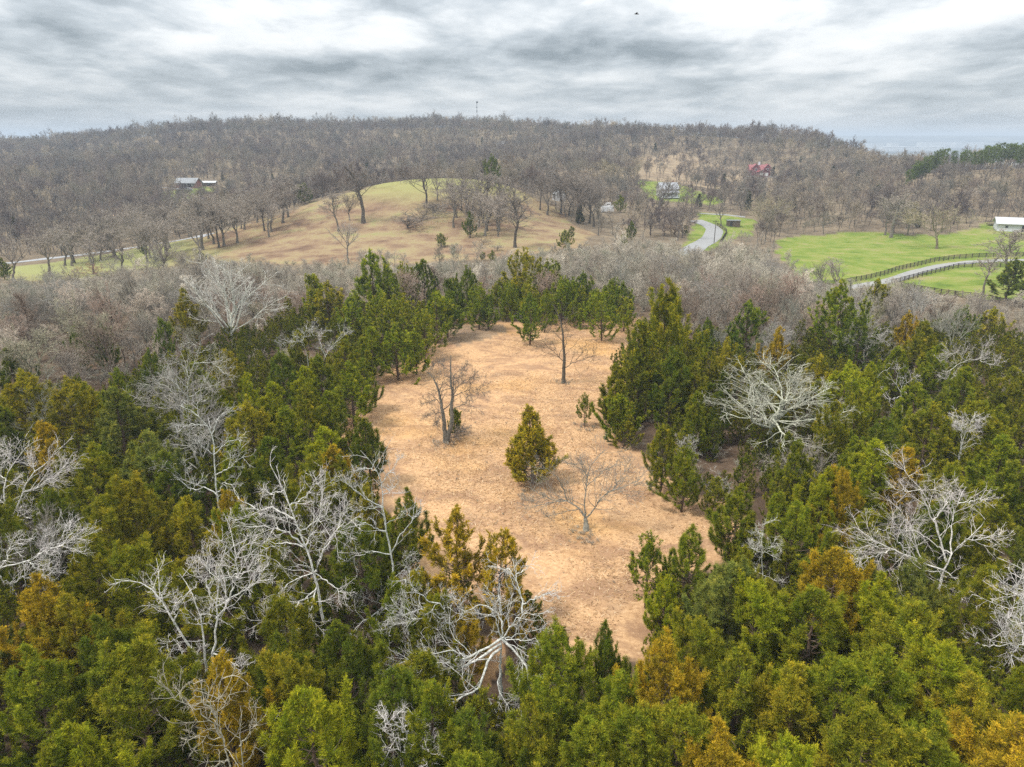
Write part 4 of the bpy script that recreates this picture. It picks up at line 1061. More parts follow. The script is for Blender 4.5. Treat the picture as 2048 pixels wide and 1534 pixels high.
for a in [
    (727, 446, 318, 'tall', G1, 'tall dark bare tree on the grassy hill, thickest trunk of its three', 0, 1.5, 'the thick dark tree on the hill'),
    (677, 462, 382, 'tall', G2, 'slender bare tree leaning left of the thick trunk on the hill', 1, 1.2),
    (699, 440, 378, 'vase', G2, 'slender bare tree between two others on the grassy hill', 2, 1.0),
    (697, 528, 432, 'vase', G4, 'pale fan-shaped bare tree at the foot of the hill', 0, 1.1, 'the pale fan-shaped tree below the hill'),
    (853, 406, 318, 'oak', G1, 'big spreading bare tree above the dark thicket on the hilltop', 0, 1.2, 'the spreading tree on the hilltop'),
    (875, 400, 325, 'vase', G2, 'bare tree just beyond the spreading hilltop tree', 1, 1.0),
    (907, 455, 358, 'oak', G2, 'broad bare tree with low boughs on the hill slope', 1, 1.1),
    (970, 472, 372, 'oak', G4, 'wide pale bare tree lowest on the hill slope', 2, 1.15, 'the wide pale tree on the hill slope'),
    (940, 470, 400, 'tall', G1, 'dark ivy-stemmed bare tree beside the wide pale hill tree', 0, 1.0),
    (1002, 440, 370, 'vase', G1, 'bare tree at the hill shoulder before the dark woods', 0, 1.1),
    (1030, 495, 385, 'tall', G1, 'tall dark bare tree where the hill meets the thicket', 1, 1.4, 'the dark tree at the hill corner'),
    (1095, 430, 340, 'vase', G1, 'twin-trunked dark bare tree at the hill woods edge', 1, 1.1),
    (1122, 428, 335, 'tall', G1, 'straight bare tree on the rusty slope at the woods edge', 0, 1.2),
    (1155, 447, 335, 'oak', G1, 'heavy bare tree on the rusty slope at the woods edge', 1, 1.1),
    (1080, 420, 350, 'tall', G1, 'slim bare tree standing back in the hill woods edge', 1, 1.1),
    (1309, 430, 350, 'vase', G1, 'dark many-forked bare tree below the white house', 2, 1.2, 'the dark forked tree below the house'),
    (566, 446, 350, 'oak', G1, 'dark bare tree on the hill crest by the round evergreen', 0, 1.3, 'the dark tree on the hill crest'),
    (543, 464, 375, 'oak', G2, 'bare tree with a short stout trunk on the hill crest', 1, 1.2),
    (428, 488, 390, 'vase', G2, 'upright bare tree on the field edge, straighter of two', 0, 1.2, 'the upright tree on the field edge'),
    (405, 500, 385, 'tall', G2, 'bare tree with a forked stem on the field edge', 1, 1.4),
    (448, 492, 372, 'oak', G2, 'wide grey bare tree beyond the upright field-edge tree', 2, 1.0),
    (350, 455, 375, 'oak', G1, 'dark gnarled bare tree beside the lower road', 0, 1.0),
    (230, 512, 418, 'oak', G2, 'broad grey bare tree arching over the lower road', 1, 1.3, 'the broad tree over the lower road'),
    (148, 526, 430, 'vase', G1, 'bare tree with two leaning trunks beside the lower road', 1, 1.4, 'the leaning tree by the lower road'),
    (332, 548, 470, 'vase', G2, 'grey bare tree at the edge of the rusty field patch', 2, 1.1),
    (318, 400, 335, 'oak', G1, 'dark bare tree in front of the metal-roofed house', 1, 1.2),
    (1873, 498, 402, 'oak', G3, 'yellowish round-crowned tree alone in the green pasture', 0, 1.25, 'the yellowish pasture tree'),
    (1782, 475, 372, 'tall', G2, 'tall grey bare tree in the pasture clump', 0, 1.4, 'the tall grey pasture tree'),
    (1770, 470, 385, 'oak', G2, 'spreading grey bare tree in the pasture clump', 1, 1.0),
    (1815, 470, 400, 'tall', G3, 'thin yellowish tree between the pasture clump and the round tree', 1, 1.0),
    (1542, 462, 382, 'oak', G3, 'large yellowish budding tree at the woods edge by the pasture', 2, 1.2, 'the large budding tree by the pasture'),
    (1925, 425, 368, 'vase', G4, 'white-limbed bare tree above the barn track', 0, 1.2, 'the white tree above the barn track'),
    (1672, 590, 505, 'vase', G2, 'fan-shaped grey bare tree beside the driveway fence', 1, 1.25, 'the fan-shaped tree by the driveway'),
    (1965, 590, 500, 'tall', G2, 'tall thin grey bare tree below the driveway', 0, 1.2),
    (2012, 570, 455, 'tall', G2, 'grey bare tree rising over the ivy-dark evergreen by the driveway', 1, 1.5, 'the grey tree by the driveway end'),
    (1442, 452, 396, 'oak', G1, 'dark clump of stems on the grass inside the road bend', 0, 1.0, 'the dark tree in the road bend'),
    (1433, 398, 370, 'vase', G3, 'small yellowish tree on the lawn by the white house', 0, 1.2),
    (1357, 360, 330, 'vase', G2, 'lone small bare tree on the open hillside', 1, 1.2),
    (1268, 352, 310, 'tall', G1, 'dark bare tree on the open hillside, left of the lone small tree', 0, 1.4),
    (1215, 365, 315, 'oak', G3, 'yellow-grey budding tree beside the open hillside', 1, 1.1),
    (815, 455, 405, 'shrub', G1, 'dark round bare bush at the lower edge of the hill thicket', 0, 2.0, None, 'bare bushes on the hill', 'bare_bush', 'bush'),
    (845, 440, 398, 'shrub', G1, 'dark bare bush in the middle of the hill thicket', 1, 2.2, None, 'bare bushes on the hill', 'bare_bush', 'bush'),
    (868, 425, 388, 'shrub', G1, 'dark bare bush at the top of the hill thicket', 0, 2.2, None, 'bare bushes on the hill', 'bare_bush', 'bush'),
    (195, 552, 515, 'shrub', (1.1, 0.72, 0.6, 1), 'low reddish bare bush on the green field edge', 1, 2.0, None, 'bare bushes on the hill', 'bare_bush', 'bush'),
    (965, 490, 470, 'shrub', G1, 'low grey bush under the wide pale hill tree', 1, 1.6, None, 'bare bushes on the hill', 'bare_bush', 'bush'),
    (995, 500, 478, 'shrub', G2, 'low grey bush between the pale tree and the hill corner', 0, 1.6, None, 'bare bushes on the hill', 'bare_bush', 'bush'),
    (1350, 470, 420, 'shrub', (1.0, 0.85, 0.7, 1), 'rounded brown bush beside the pale road bend', 0, 1.6, None, 'bare bushes on the hill', 'bare_bush', 'bush'),
    (1440, 525, 490, 'shrub', G1, 'dark bush hiding the near end of the road bend', 1, 1.5, None, 'bare bushes on the hill', 'bare_bush', 'bush'),
]:
    a = list(a) + [None] * (9 - len(a)) if len(a) < 9 else list(a)
    if len(a) == 9:
        big(*a)
    else:
        big(*a[:9], group=a[9], name=a[10], cat=a[11])

for k_, (zone, n_) in enumerate([(((20, 600), (640, 800), (600, 705)), 26), (((1150, 1650), (640, 700), (560, 640)), 18), (((1400, 2040), (690, 860), (650, 760)), 16), (((20, 420), (880, 1250), (880, 1200)), 4)]):
    for i_ in range(n_):       # pale bare trees standing among the cedars and in the thicket
        px, pyb = rng.uniform(*zone[0]), rng.uniform(*zone[2])
        p = at(px, pyb)
        if inpoly(p[0], p[1], clearing) or not clear_of(p[0], p[1], 2.5):
            continue
        h = rng.uniform(5.5, 9.5)
        cc = [(0.6, 0.57, 0.53, 1), (0.45, 0.41, 0.37, 1), (0.7, 0.68, 0.64, 1), (0.6, 0.6, 0.52, 1)][i_ % 4]
        s_ = h / (10.5 if i_ % 2 else 8.0)
        tree('bare_tree', 'bare tree', PALE_BIG if i_ % 2 else PALE_OAK, p, rng.random() * 6.28, sz=(s_ * rng.uniform(.8, 1.1), s_ * rng.uniform(.8, 1.1), s_), color=cc, noun='bare tree',
             word=['pale', 'brown-grey', 'whitish', 'greenish-grey'][i_ % 4], group='pale bare trees among the cedars')
        PLACED.append((p[0], p[1], 1.2))
        if k_ == 3 or k_ == 2:
            q_ = to_px(p + np.array([0, 0, h * .65]))
            occ_disc(1000 + 100 * k_ + i_, p[1], q_[0], q_[1], 30, 25)
for k_ in range(14):
    px = rng.uniform(0, 340)
    pyb = np.interp(px, [0, 340], [552, 505]) + rng.uniform(-10, 26)
    big(px, pyb, pyb - rng.uniform(75, 110), ('oak', 'vase')[k_ % 2], (G2, G4, G1)[k_ % 3], None, k_, 1.2, group='bare trees along the lower hill slope')
for k_ in range(17):            # the grey clump on the hill's flank and the scatter down its slope
    px = rng.uniform(905, 1045)
    pyb = np.interp(px, [905, 1045], [430, 480]) + rng.uniform(-42, 12)
    big(px, pyb, pyb - rng.uniform(62, 95), ('oak', 'vase', 'tall')[k_ % 3], (G1, G2, G4)[k_ % 3], None, k_, 1.2, group='grey clump on the flank of the grassy hill')
for k_ in range(16):
    px = rng.uniform(255, 600)
    pyb = np.interp(px, [0, 300, 450, 600], [530, 500, 462, 425]) + rng.uniform(-6, 45)
    big(px, pyb, pyb - rng.uniform(60, 100), ('oak', 'vase', 'tall')[k_ % 3], (G2, G4, G1)[k_ % 3], None, k_, 1.2, group='bare trees along the lower hill slope')
for k_ in range(10):
    px = rng.uniform(1040, 1200)
    pyb = np.interp(px, [1040, 1200], [400, 455]) + rng.uniform(-30, 6)
    big(px, pyb, pyb - rng.uniform(70, 105), ('oak', 'vase', 'tall')[k_ % 3], (G1, G1, G2)[k_ % 3], None, k_, 1.1, group='bare trees at the hill woods edge')
for px, pyb, pyt, col, w, lab in [
    (610, 408, 370, 'dark green', 1.2, 'round dark evergreen on the hill crest'), (884, 494, 468, 'green', 1.2, 'small round green cedar on the tan field below the hill'),
    (940, 475, 430, 'dark green', .8, 'narrow dark cedar under the boughs on the hill slope'), (405, 530, 505, 'dark green', 1.1, 'dark ivy-clad stump of a cedar on the field edge'),
    (290, 512, 490, 'dark green', .9, 'small dark cedar beside the lower road'), (10, 560, 522, 'dark green', 1.1, 'dark cedar by the lower road at the frame edge'),
    (1130, 500, 465, 'green', 1.1, 'green cedar on the thicket rim beneath the hill woods'), (1142, 478, 455, 'dark green', .9, 'small dark cedar tucked against the hill woods'),
    (1245, 495, 470, 'green', 1.2, 'bright round cedar in the thicket below the road'), (1262, 480, 445, 'dark green', .8, 'narrow dark cedar in the thicket below the road'),
    (1240, 425, 395, 'green', 1.1, 'green cedar beside the white trailer'), (1370, 470, 452, 'dark green', 1.1, 'small dark cedar at the bend of the pale road'),
    (2010, 600, 525, 'dark green', 1.3, 'ivy-dark evergreen beside the driveway end'), (965, 520, 505, 'green', 1.1, 'tiny green cedar in the tan field, first of two'), (985, 522, 503, 'green', 1.1, 'tiny green cedar in the tan field, taller of two'),
    (985, 375, 320, 'dark green', .8, 'tall dark evergreen in the woods behind the grassy hill'), (590, 405, 375, 'dark green', 1.0, 'small dark evergreen behind the hill crest'), (1320, 415, 395, 'dark green', 1, 'dark cedar on the lawn below the white house'),
]:
    p, h = base_top(px, pyb, pyt)
    me = CED_FAR[rng.integers(0, 4)]
    s = h / 8
    c = CCOL[col]
    w *= 1.25
    tree('cedar_tree', 'cedar', me, p, rng.random() * 6, sz=(s * w, s * w, s), color=c, label=lab, noun='cedar', word=col, group='cedars on the hill and fields')

# pines along the crest of the far hill
PINES = [pine(200 + i, 15, (M_CEDBARK, M_PINE)) for i in range(3)]
pine_spots = []
for px in np.arange(1825, 2075, 6.6):
    for row in range(1):
        x = px + rng.uniform(-4, 4)
        top = np.interp(x, [1825, 1850, 1890, 1930, 2048], [338, 322, 305, 300, 296]) + rng.uniform(-4, 5) + row * 7
        pine_spots.append((x, top))
for k, (x, top) in enumerate(pine_spots[:80]):
    p = at(x, top, 12.0)
    j = 0.8 + 0.5 * rng.random()
    tree('pine_tree', 'pine', PINES[k % 3], p, rng.random() * 6.28, s=rng.uniform(0.7, 0.95), color=(0.085 * j, 0.125 * j, 0.026, 0.3), label=f'green pine, {ORD[k]} from the valley end of the pine row crowning the far hill', group='pines along the hill crest', noun='pine', word='green')


# ------------------------------------------------------------------ thicket and woods
SMALL = [bare_tree(300 + i, 7.0, 0.10, f, 1.0, 0.016, True, M_BRUSH, 0.15) for i, f in enumerate(('oak', 'vase', 'tall', 'vase', 'oak', 'tall'))]
SMALLG = [bare_tree(300 + i, 7.0, 0.10, f, 1.0, 0.016, True, M_GREY, 0.15) for i, f in enumerate(('oak', 'vase', 'tall', 'vase'))]
BRUSH = [bare_tree(320 + i, 2.4, 0.05, 'shrub', 1.0, 0.014, False, M_BRUSH, 0.05) for i in range(4)]
FARB = [bare_tree(340 + i, 14.0, 0.20, f, d, 0.038, True, M_FAR, c) for i, (f, d, c) in enumerate([('oak', 1.0, .3), ('oak', 1.1, .25), ('vase', 1.0, .2), ('tall', .9, .3), ('vase', 1.1, .1), ('oak', .9, .35)])]
FARE = [cedar(380, 8.0, 2.2, 2600, (0.7, 0.26), (M_CEDBARK, M_CEDARFAR), 0)]

no_go = [np.array(q) for q in (clearing, gap_front, cedar_zone)]
open_fields = [dome, pasture, lawn_road]
drive_px = [(1560, 582), (1640, 580), (1720, 573), (1780, 562), (1830, 545), (1880, 532), (1940, 524), (2000, 521), (2060, 520), (2140, 520)]
road_px = [(1370, 512), (1398, 490), (1424, 474), (1430, 460), (1418, 450), (1390, 441)]
lower_px = [(-60, 535), (20, 526), (80, 519), (140, 512), (200, 505), (260, 496), (330, 485), (420, 470)]
DRIVE, ROAD, LOWER = [np.array([at(*q) for q in l]) for l in (drive_px, road_px, lower_px)]


def near_line(x, y, L, w):
    for a, b in zip(L[:-1], L[1:]):
        ab = b[:2] - a[:2]
        t = np.clip(((x - a[0]) * ab[0] + (y - a[1]) * ab[1]) / (ab @ ab), 0, 1)
        if math.hypot(x - a[0] - t * ab[0], y - a[1] - t * ab[1]) < w:
            return True
    return False


HOUSES = [at(375, 374)[:2], at(1520, 350)[:2], at(1330, 392)[:2], at(2030, 460)[:2], at(1465, 455)[:2], at(1213, 424)[:2], at(420, 374)[:2], at(1115, 400)[:2]]
tps = []


def skyline(x, y, h, s, least):
    """the thicket thins and drops where the photograph shows open ground behind it"""
    z = float(H(x, y))
    px, _ = to_px(np.array([x, y, z]))
    lim = np.interp(px, [0, 130, 180, 300, 450, 600, 700, 1000, 1150, 1300, 1450, 1540, 1600, 2048], [566, 562, 545, 535, 518, 530, 538, 518, 490, 478, 488, 505, 560, 605]) + rng.normal(0, 9)
    if rng.random() < 0.06:
        lim -= 45
    for k in range(6):
        if to_px(np.array([x, y, z + h * s]))[1] > lim:
            return s
        s *= 0.85
    return s if s > least and to_px(np.array([x, y, z + h * s]))[1] > lim else 0
for gx in np.arange(-190, 200, 4.9):
    for gy in np.arange(70, 262, 4.9):
        x, y = gx + rng.uniform(-2, 2), gy + rng.uniform(-2, 2)
        if abs(x) > 0.76 * y + 8 or any(inpoly(x, y, q) for q in no_go) or any(inpoly(x, y, q) for q in open_fields):
            continue
        if near_line(x, y, DRIVE, 6) or near_line(x, y, ROAD, 9) or near_line(x, y, LOWER, 6) or not clear_of(x, y, 3):
            continue
        s = rng.uniform(0.65, 1.15) if rng.random() < 0.66 else rng.uniform(1.15, 1.6)
        s = skyline(x, y, 7.0, s, 0.45)
        if s:
            tps.append((x, y, s))
tps.sort(key=lambda q: q[0] ** 2 + q[1] ** 2)
n_bare = sum(1 for q in TREES if q['name'] == 'bare_tree')
quota = 290 - n_bare
sel, stuff_pts = tps[:quota], tps[quota:]
for x, y, s in sel:
    k = rng.integers(0, len(SMALLG))
    c, wd = [((1.0, 0.95, 0.9, 1), 'grey'), ((1.7, 1.62, 1.5, 1), 'pale'), ((1.2, 1.0, 0.9, 1), 'pinkish'), ((1.1, 1.13, 0.9, 1), 'greenish-grey'), ((0.75, 0.64, 0.56, 1), 'brown')][rng.integers(0, 5)]
    tree('bare_tree', 'bare tree', SMALLG[k], (x, y, float(H(x, y)) - 0.05), rng.random() * 6.28, s=s, color=c, noun='bare tree', word=wd, group='bare trees of the grey thicket')
stuff_pts = np.array(stuff_pts)
mass('thicket', 'grey-brown mass of small bare trees between the cedars and the fields', np.c_[stuff_pts[:, :2], H(*stuff_pts[:, :2].T)], SMALL, stuff_pts[:, 2])
br = []
for gx in np.arange(-190, 200, 2.5):
    for gy in np.arange(60, 250, 2.5):
        x, y = gx + rng.uniform(-1.5, 1.5), gy + rng.uniform(-1.5, 1.5)
        if abs(x) > 0.76 * y + 8 or any(inpoly(x, y, q) for q in open_fields) or near_line(x, y, DRIVE, 4) or near_line(x, y, ROAD, 6) or near_line(x, y, LOWER, 5) or not clear_of(x, y, 0.4):
            continue
        if inpoly(x, y, cedar_zone) and rng.random() < 0.4:
            continue
        if y > 130 and not skyline(x, y, 2.4, 1.0, 0.5):
            continue
        br.append((x, y))
n_brush = len(br)
for bx, by in [at(885, 888)[:2], at(1128, 764)[:2], at(1172, 1076)[:2], at(1068, 992)[:2], at(1172, 856)[:2]]:    # small brush tufts added round the lone trees to stand in for contact shadows
    for _ in range(26):
        a_, r_ = rng.random() * 6.28, rng.uniform(0.1, 1.0) ** .7 * 1.5
        br.append((bx + r_ * math.cos(a_), by + r_ * math.sin(a_)))
for _ in range(420):
    bx, by = rng.uniform(-25, 25), rng.uniform(36, 112)
    if inpoly(bx, by, clearing):
        br.append((bx, by))
n_tufts = len(br) - n_brush
br = np.array(br)
mass('undergrowth', 'pinkish-brown brush filling the ground under the bare trees', np.c_[br, H(*br.T)], BRUSH, np.r_[rng.uniform(0.35, 0.95, len(br) - n_tufts), np.r_[rng.uniform(0.07, 0.2, 130), rng.uniform(0.04, 0.12, n_tufts - 130)]])

# low cedars closing the gaps between the tall ones
lows = []
for gx in np.arange(-95, 96, 2.3):
    for gy in np.arange(16, 120, 2.3):
        x, y = gx + rng.uniform(-1, 1), gy + rng.uniform(-1, 1)
        if abs(x) > 0.76 * y + 8 or not inpoly(x, y, cedar_zone) or not clear_of(x, y, 1.3) or vnoise(x, y, 7, 55) > 0.82:
            continue
        z = float(H(x, y))
        s = rng.uniform(0.3, 0.85)
        if hides(x, y, z, 5 * s, 2.2 * s) > 0.04:
            s *= 0.5
        lows.append((x, y, z - 0.1, s))
lows = np.array(lows)
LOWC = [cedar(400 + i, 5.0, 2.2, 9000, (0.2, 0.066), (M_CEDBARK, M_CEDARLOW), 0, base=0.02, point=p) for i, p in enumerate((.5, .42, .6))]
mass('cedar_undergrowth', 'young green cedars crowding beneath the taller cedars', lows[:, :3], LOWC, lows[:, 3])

# woods on the slopes
xs, ys = np.meshgrid(np.arange(-1000, 1000, 6.8), np.arange(205, 1350, 6.8))
x = (xs + rng.uniform(-3, 3, xs.shape)).ravel()
y = (ys + rng.uniform(-3, 3, xs.shape)).ravel()
keep = (np.abs(x) < 0.80 * y + 15)
d = np.hypot(x, y)
keep &= rng.random(len(x)) < np.clip(1.15 - (d - 300) / 1500, 0.35, 1)
for q in (dome, pasture, lawn_road, lawn_house):
    keep &= ~inpoly(x, y, q)
keep &= ~(inpoly(x, y, hill_open) & (rng.random(len(x)) < 0.80))
keep &= ~(inpoly(x, y, lawn_left) & (rng.random(len(x)) < 0.9))
keep &= ~((y < 262) & (np.abs(x) < 195))
thin = fbm(x, y, 60, 21)
keep &= thin > -0.26
x, y = x[keep], y[keep]
z = H(x, y)
px, py = to_px(np.c_[x, y, z])
hid = np.zeros(len(x), bool)
for f in np.linspace(0.25, 0.97, 26):           # leave out what the hills hide
    hid |= (H(x * f, y * f) > CAM_Z + (z + 18 - CAM_Z) * f)
ok = ~hid
for hx, hy in HOUSES:                            # a clear view of each house
    dd = math.hypot(hx, hy)
    u = (x * hx + y * hy) / dd
    v = np.abs(x * hy - y * hx) / dd
    ok &= ~((np.hypot(x - hx, y - hy) < 13) | ((v < 9) & (u > dd - (85 if dd > 380 else 55)) & (u < dd)))
for q in TREES:                                  # the pines crown their hill clear of the bare woods
    if q['name'] == 'pine_tree':
        hx, hy = q['loc'][0], q['loc'][1]
        dd = math.hypot(hx, hy)
        u = (x * hx + y * hy) / dd
        v = np.abs(x * hy - y * hx) / dd
        ok &= ~((v < 4.5) & (u > dd - 26) & (u < dd + 30))
for L in (DRIVE, ROAD, LOWER):
    for i in range(len(L) - 1):
        a, b = L[i][:2], L[i + 1][:2]
        ab = b - a
        t = np.clip(((x - a[0]) * ab[0] + (y - a[1]) * ab[1]) / (ab @ ab), 0, 1)
        ok &= np.hypot(x - a[0] - t * ab[0], y - a[1] - t * ab[1]) > 6
x, y, z = x[ok], y[ok], z[ok]
sc = np.where(rng.random(len(x)) < 0.10, rng.uniform(1.0, 1.3, len(x)), rng.uniform(0.5, 1.0, len(x))) * (0.75 + 0.5 * (fbm(x, y, 45, 31) + 0.5))
big_d = np.hypot(x, y) > 900
sc[big_d] *= 1.15
which = np.where(rng.random(len(x)) < 0.018, len(FARB), rng.integers(0, len(FARB), len(x)))
mass('forest', 'leafless grey and purple-brown woods covering the hills to the skyline', np.c_[x, y, z - 0.1], FARB + FARE, sc, which)
print('forest trees', len(x), 'thicket', len(stuff_pts), 'brush', len(br))

# mown straw lying on the clearing
n = 75000
lo, hi = np.array(clearing).min(0), np.array(clearing).max(0)
sx, sy = rng.uniform(lo[0], hi[0], n * 2), rng.uniform(lo[1], hi[1], n * 2)
k = soft(sx, sy, clearing, 1.0, 4) > 0
k &= fbm(sx, sy, 7, 41) > rng.uniform(-0.25, 0.12, n * 2)
k &= rng.random(n * 2) < np.clip(70 / np.hypot(sx, sy), 0, 1) ** 1.5
sx, sy = sx[k][:n], sy[k][:n]
sz = H(sx, sy)
m = len(sx)
a = rng.random(m) * 6.28
dv = np.c_[np.cos(a), np.sin(a), rng.uniform(0.02, 0.55, m)]
sv = np.c_[-np.sin(a), np.cos(a), np.zeros(m)]
ln = rng.uniform(0.12, 0.42, m)[:, None]
wd = rng.uniform(0.012, 0.03, m)[:, None]
c0 = np.c_[sx, sy, sz + 0.015]
V = np.stack([c0 - sv * wd, c0 + sv * wd, c0 + dv * ln], 1).reshape(-1, 3)
ms, t, out = new_mat('straw')
sh = N(t, 'ShaderNodeAttribute', attribute_name='tint').outputs['Fac']
bs = N(t, 'ShaderNodeBsdfDiffuse', {'Color': ramp(t, sh, [(0, (0.17, 0.09, 0.045)), (0.4, (0.42, 0.245, 0.115)), (0.8, (0.62, 0.41, 0.21)), (1, (0.74, 0.57, 0.38))])})
t.links.new(bs.outputs[0], out.inputs[0])
tag(link('straw_litter', mesh_np('straw_litter', V, [np.arange(m * 3).reshape(-1, 3)], ms, {'tint': np.repeat(rng.random(m), 3)})), 'pale mown straw lying over the clearing', kind='stuff')


# ------------------------------------------------------------------ roads, fences, buildings
M_GRAVEL = plain_mat('pale_gravel', (0.28, 0.27, 0.25), 0.95, 0.12, 1.2)
M_ASPH = plain_mat('worn_pale_road', (0.27, 0.265, 0.255), 0.9, 0.06, 0.6)
M_LOWER = plain_mat('grey_road', (0.34, 0.34, 0.34), 0.9, 0.06, 0.6)
M_FENCE = plain_mat('dark_fence_board', (0.045, 0.032, 0.028), 0.85, 0.2, 4)


def ribbon(name, L, w, mat, lift=0.07, kind='structure'):
    P = spline(np.array(L), 60)
    T = unit(np.gradient(P[:, :2], axis=0))
    S = np.c_[-T[:, 1], T[:, 0]]
    cols = []
    for u in (-1, -0.4, 0.4, 1):
        q = P[:, :2] + S * (w / 2 * u)
        cols.append(np.c_[q, H(q[:, 0], q[:, 1]) + lift + 0.03 * (1 - u * u)])
    V = np.stack(cols, 1).reshape(-1, 3)
    i = np.arange(60 * 4).reshape(60, 4)
    F = np.stack([i[:-1, :-1], i[:-1, 1:], i[1:, 1:], i[1:, :-1]], -1).reshape(-1, 4)
    return tag(link(name, mesh_np(name, V, [F[:, ::-1]], mat, smooth=True)), kind=kind)


ribbon('gravel_driveway', DRIVE, 4.2, M_GRAVEL)
ribbon('road', ROAD, 7.0, M_ASPH)
ribbon('lower_road', LOWER, 6.0, M_LOWER)
ribbon('far_lane', [at(*q) for q in ((1400, 427), (1440, 429), (1490, 434))], 3.0, M_ASPH)


def box_mesh(name, dims, mat, bev=0.0):
    bm = __import__('bmesh').new()
    __import__('bmesh').ops.create_cube(bm, size=1.0)
    for v in bm.verts:
        v.co = Vector((v.co.x * dims[0], v.co.y * dims[1], v.co.z * dims[2]))
    me = bpy.data.meshes.new(name)
    bm.to_mesh(me)
    bm.free()
    me.materials.append(mat)
    return me


POST = box_mesh('post', (0.16, 0.16, 1.5), M_FENCE)
RAIL = box_mesh('rail', (1.0, 0.05, 0.16), M_FENCE)


def fence(label, line, step=2.5, rails=4):
    P = np.array([at(*q) for q in line])
    d = np.r_[0, np.cumsum(np.linalg.norm(np.diff(P[:, :2], axis=0), axis=1))]
    n = max(2, int(d[-1] / step))
    u = np.linspace(0, d[-1], n + 1)
    X = np.interp(u, d, P[:, 0])
    Y = np.interp(u, d, P[:, 1])
    for _ in range(3):
        X[1:-1] = .25 * X[:-2] + .5 * X[1:-1] + .25 * X[2:]
        Y[1:-1] = .25 * Y[:-2] + .5 * Y[1:-1] + .25 * Y[2:]
    Zg = H(X, Y)
    root = link('board_fence', None, loc=(X[0], Y[0], Zg[0]))
    tag(root, label, 'fence', 'dark board fences along the driveway')
    o = Vector((X[0], Y[0], Zg[0]))
    for i in range(n + 1):
        link('post', POST, root, Vector((X[i], Y[i], Zg[i] + 0.7)) - o)
    for i in range(n):
        a, b = Vector((X[i], Y[i], Zg[i])), Vector((X[i + 1], Y[i + 1], Zg[i + 1]))
        q = (b - a).to_track_quat('X', 'Z')
        side = (b - a).cross(Vector((0, 0, 1))).normalized() * 0.11
        for r in range(rails):
            rl = link('rail', RAIL, root, (a + b) / 2 + Vector((0, 0, 0.32 + r * 0.33)) - o + side)
            rl.rotation_mode = 'QUATERNION'
            rl.rotation_quaternion = q
            rl.scale = ((b - a).length + 0.02, 1, 1)
    return root


fence('dark board fence on the pasture side of the gravel driveway', [(1600, 572), (1690, 569), (1760, 553), (1800, 540), (1850, 528), (1900, 519), (1950, 515), (2060, 513)])
fence('dark board fence on the lower side of the gravel driveway', [(1782, 569), (1820, 559), (1870, 546), (1920, 534), (1990, 534), (2060, 536)])
fence('dark board fence running down through the scrub below the driveway', [(1790, 572), (1840, 582), (1900, 592), (1960, 600), (2060, 622)])
fence('dark board fence along the grass verge of the road bend', [(1434, 452), (1455, 463), (1447, 478), (1440, 488)], 2.5, 4)

# utility pole by the road bend
pl, hh = base_top(1428, 486, 440)
root = link('utility_pole', None, loc=tuple(pl))
tag(root, 'thin dark wooden utility pole beside the pale road bend', 'utility pole')
M_POLE = plain_mat('weathered_pole', (0.09, 0.075, 0.065), 0.9, 0.2, 2)
v, f = tubes(np.array([[[0, 0, -0.3], [0, 0, hh * .5], [0, 0, hh]]]), np.array([[.16, .14, .11]]), 8)
link('pole', mesh_np('pole', v, [f], M_POLE), root)
link('crossarm', box_mesh('crossarm', (2.2, .12, .14), M_POLE), root, (0, .15, hh - .6))


def prism(name, pts, y0, y1, mat):
    """an outline in x-z pushed from y0 to y1"""
    n = len(pts)
    V = [(p[0], y0, p[1]) for p in pts] + [(p[0], y1, p[1]) for p in pts]
    me = bpy.data.meshes.new(name)
    me.from_pydata(V, [], [list(range(n)), list(range(2 * n - 1, n - 1, -1))] + [[i, i + n, (i + 1) % n + n, (i + 1) % n] for i in range(n)])
    bm = __import__('bmesh').new()
    bm.from_mesh(me)
    __import__('bmesh').ops.recalc_face_normals(bm, faces=bm.faces)
    bm.to_mesh(me)
    bm.free()
    me.materials.append(mat)
    return me


M_WWALL = plain_mat('white_siding', (0.62, 0.62, 0.61), 0.6, 0.04, 2)
M_GROOF = plain_mat('grey_metal_roof', (0.215, 0.22, 0.225), 0.45, 0.08, 1.5)
M_SHING = plain_mat('grey_shingles', (0.36, 0.37, 0.39), 0.85, 0.12, 3)
M_WROOF = plain_mat('white_metal_roof', (0.5, 0.5, 0.5), 0.45, 0.07, 1.0)
M_BRICK = plain_mat('red_brick', (0.24, 0.085, 0.06), 0.85, 0.25, 6)
M_RED = plain_mat('red_roof', (0.27, 0.08, 0.08), 0.55, 0.1, 2)
M_MAROON = plain_mat('maroon_wall', (0.17, 0.045, 0.05), 0.7, 0.15, 3)
M_DARK = plain_mat('dark_opening', (0.03, 0.03, 0.035), 0.35, 0.1, 2)
M_BLOCK = plain_mat('pale_block_wall', (0.60, 0.61, 0.64), 0.8, 0.1, 1.5)
M_WOOD = plain_mat('brown_timber', (0.13, 0.09, 0.06), 0.85, 0.2, 3)
M_STEEL = plain_mat('galvanised_steel', (0.32, 0.33, 0.34), 0.5, 0.1, 3, metal=0.4)


def house_root(name, label, cat, px, py, rot, group=None):
    p = at(px, py)
    r = link(name, None, loc=tuple(p))
    r.rotation_euler = (0, 0, rot)
    return tag(r, label, cat, group)


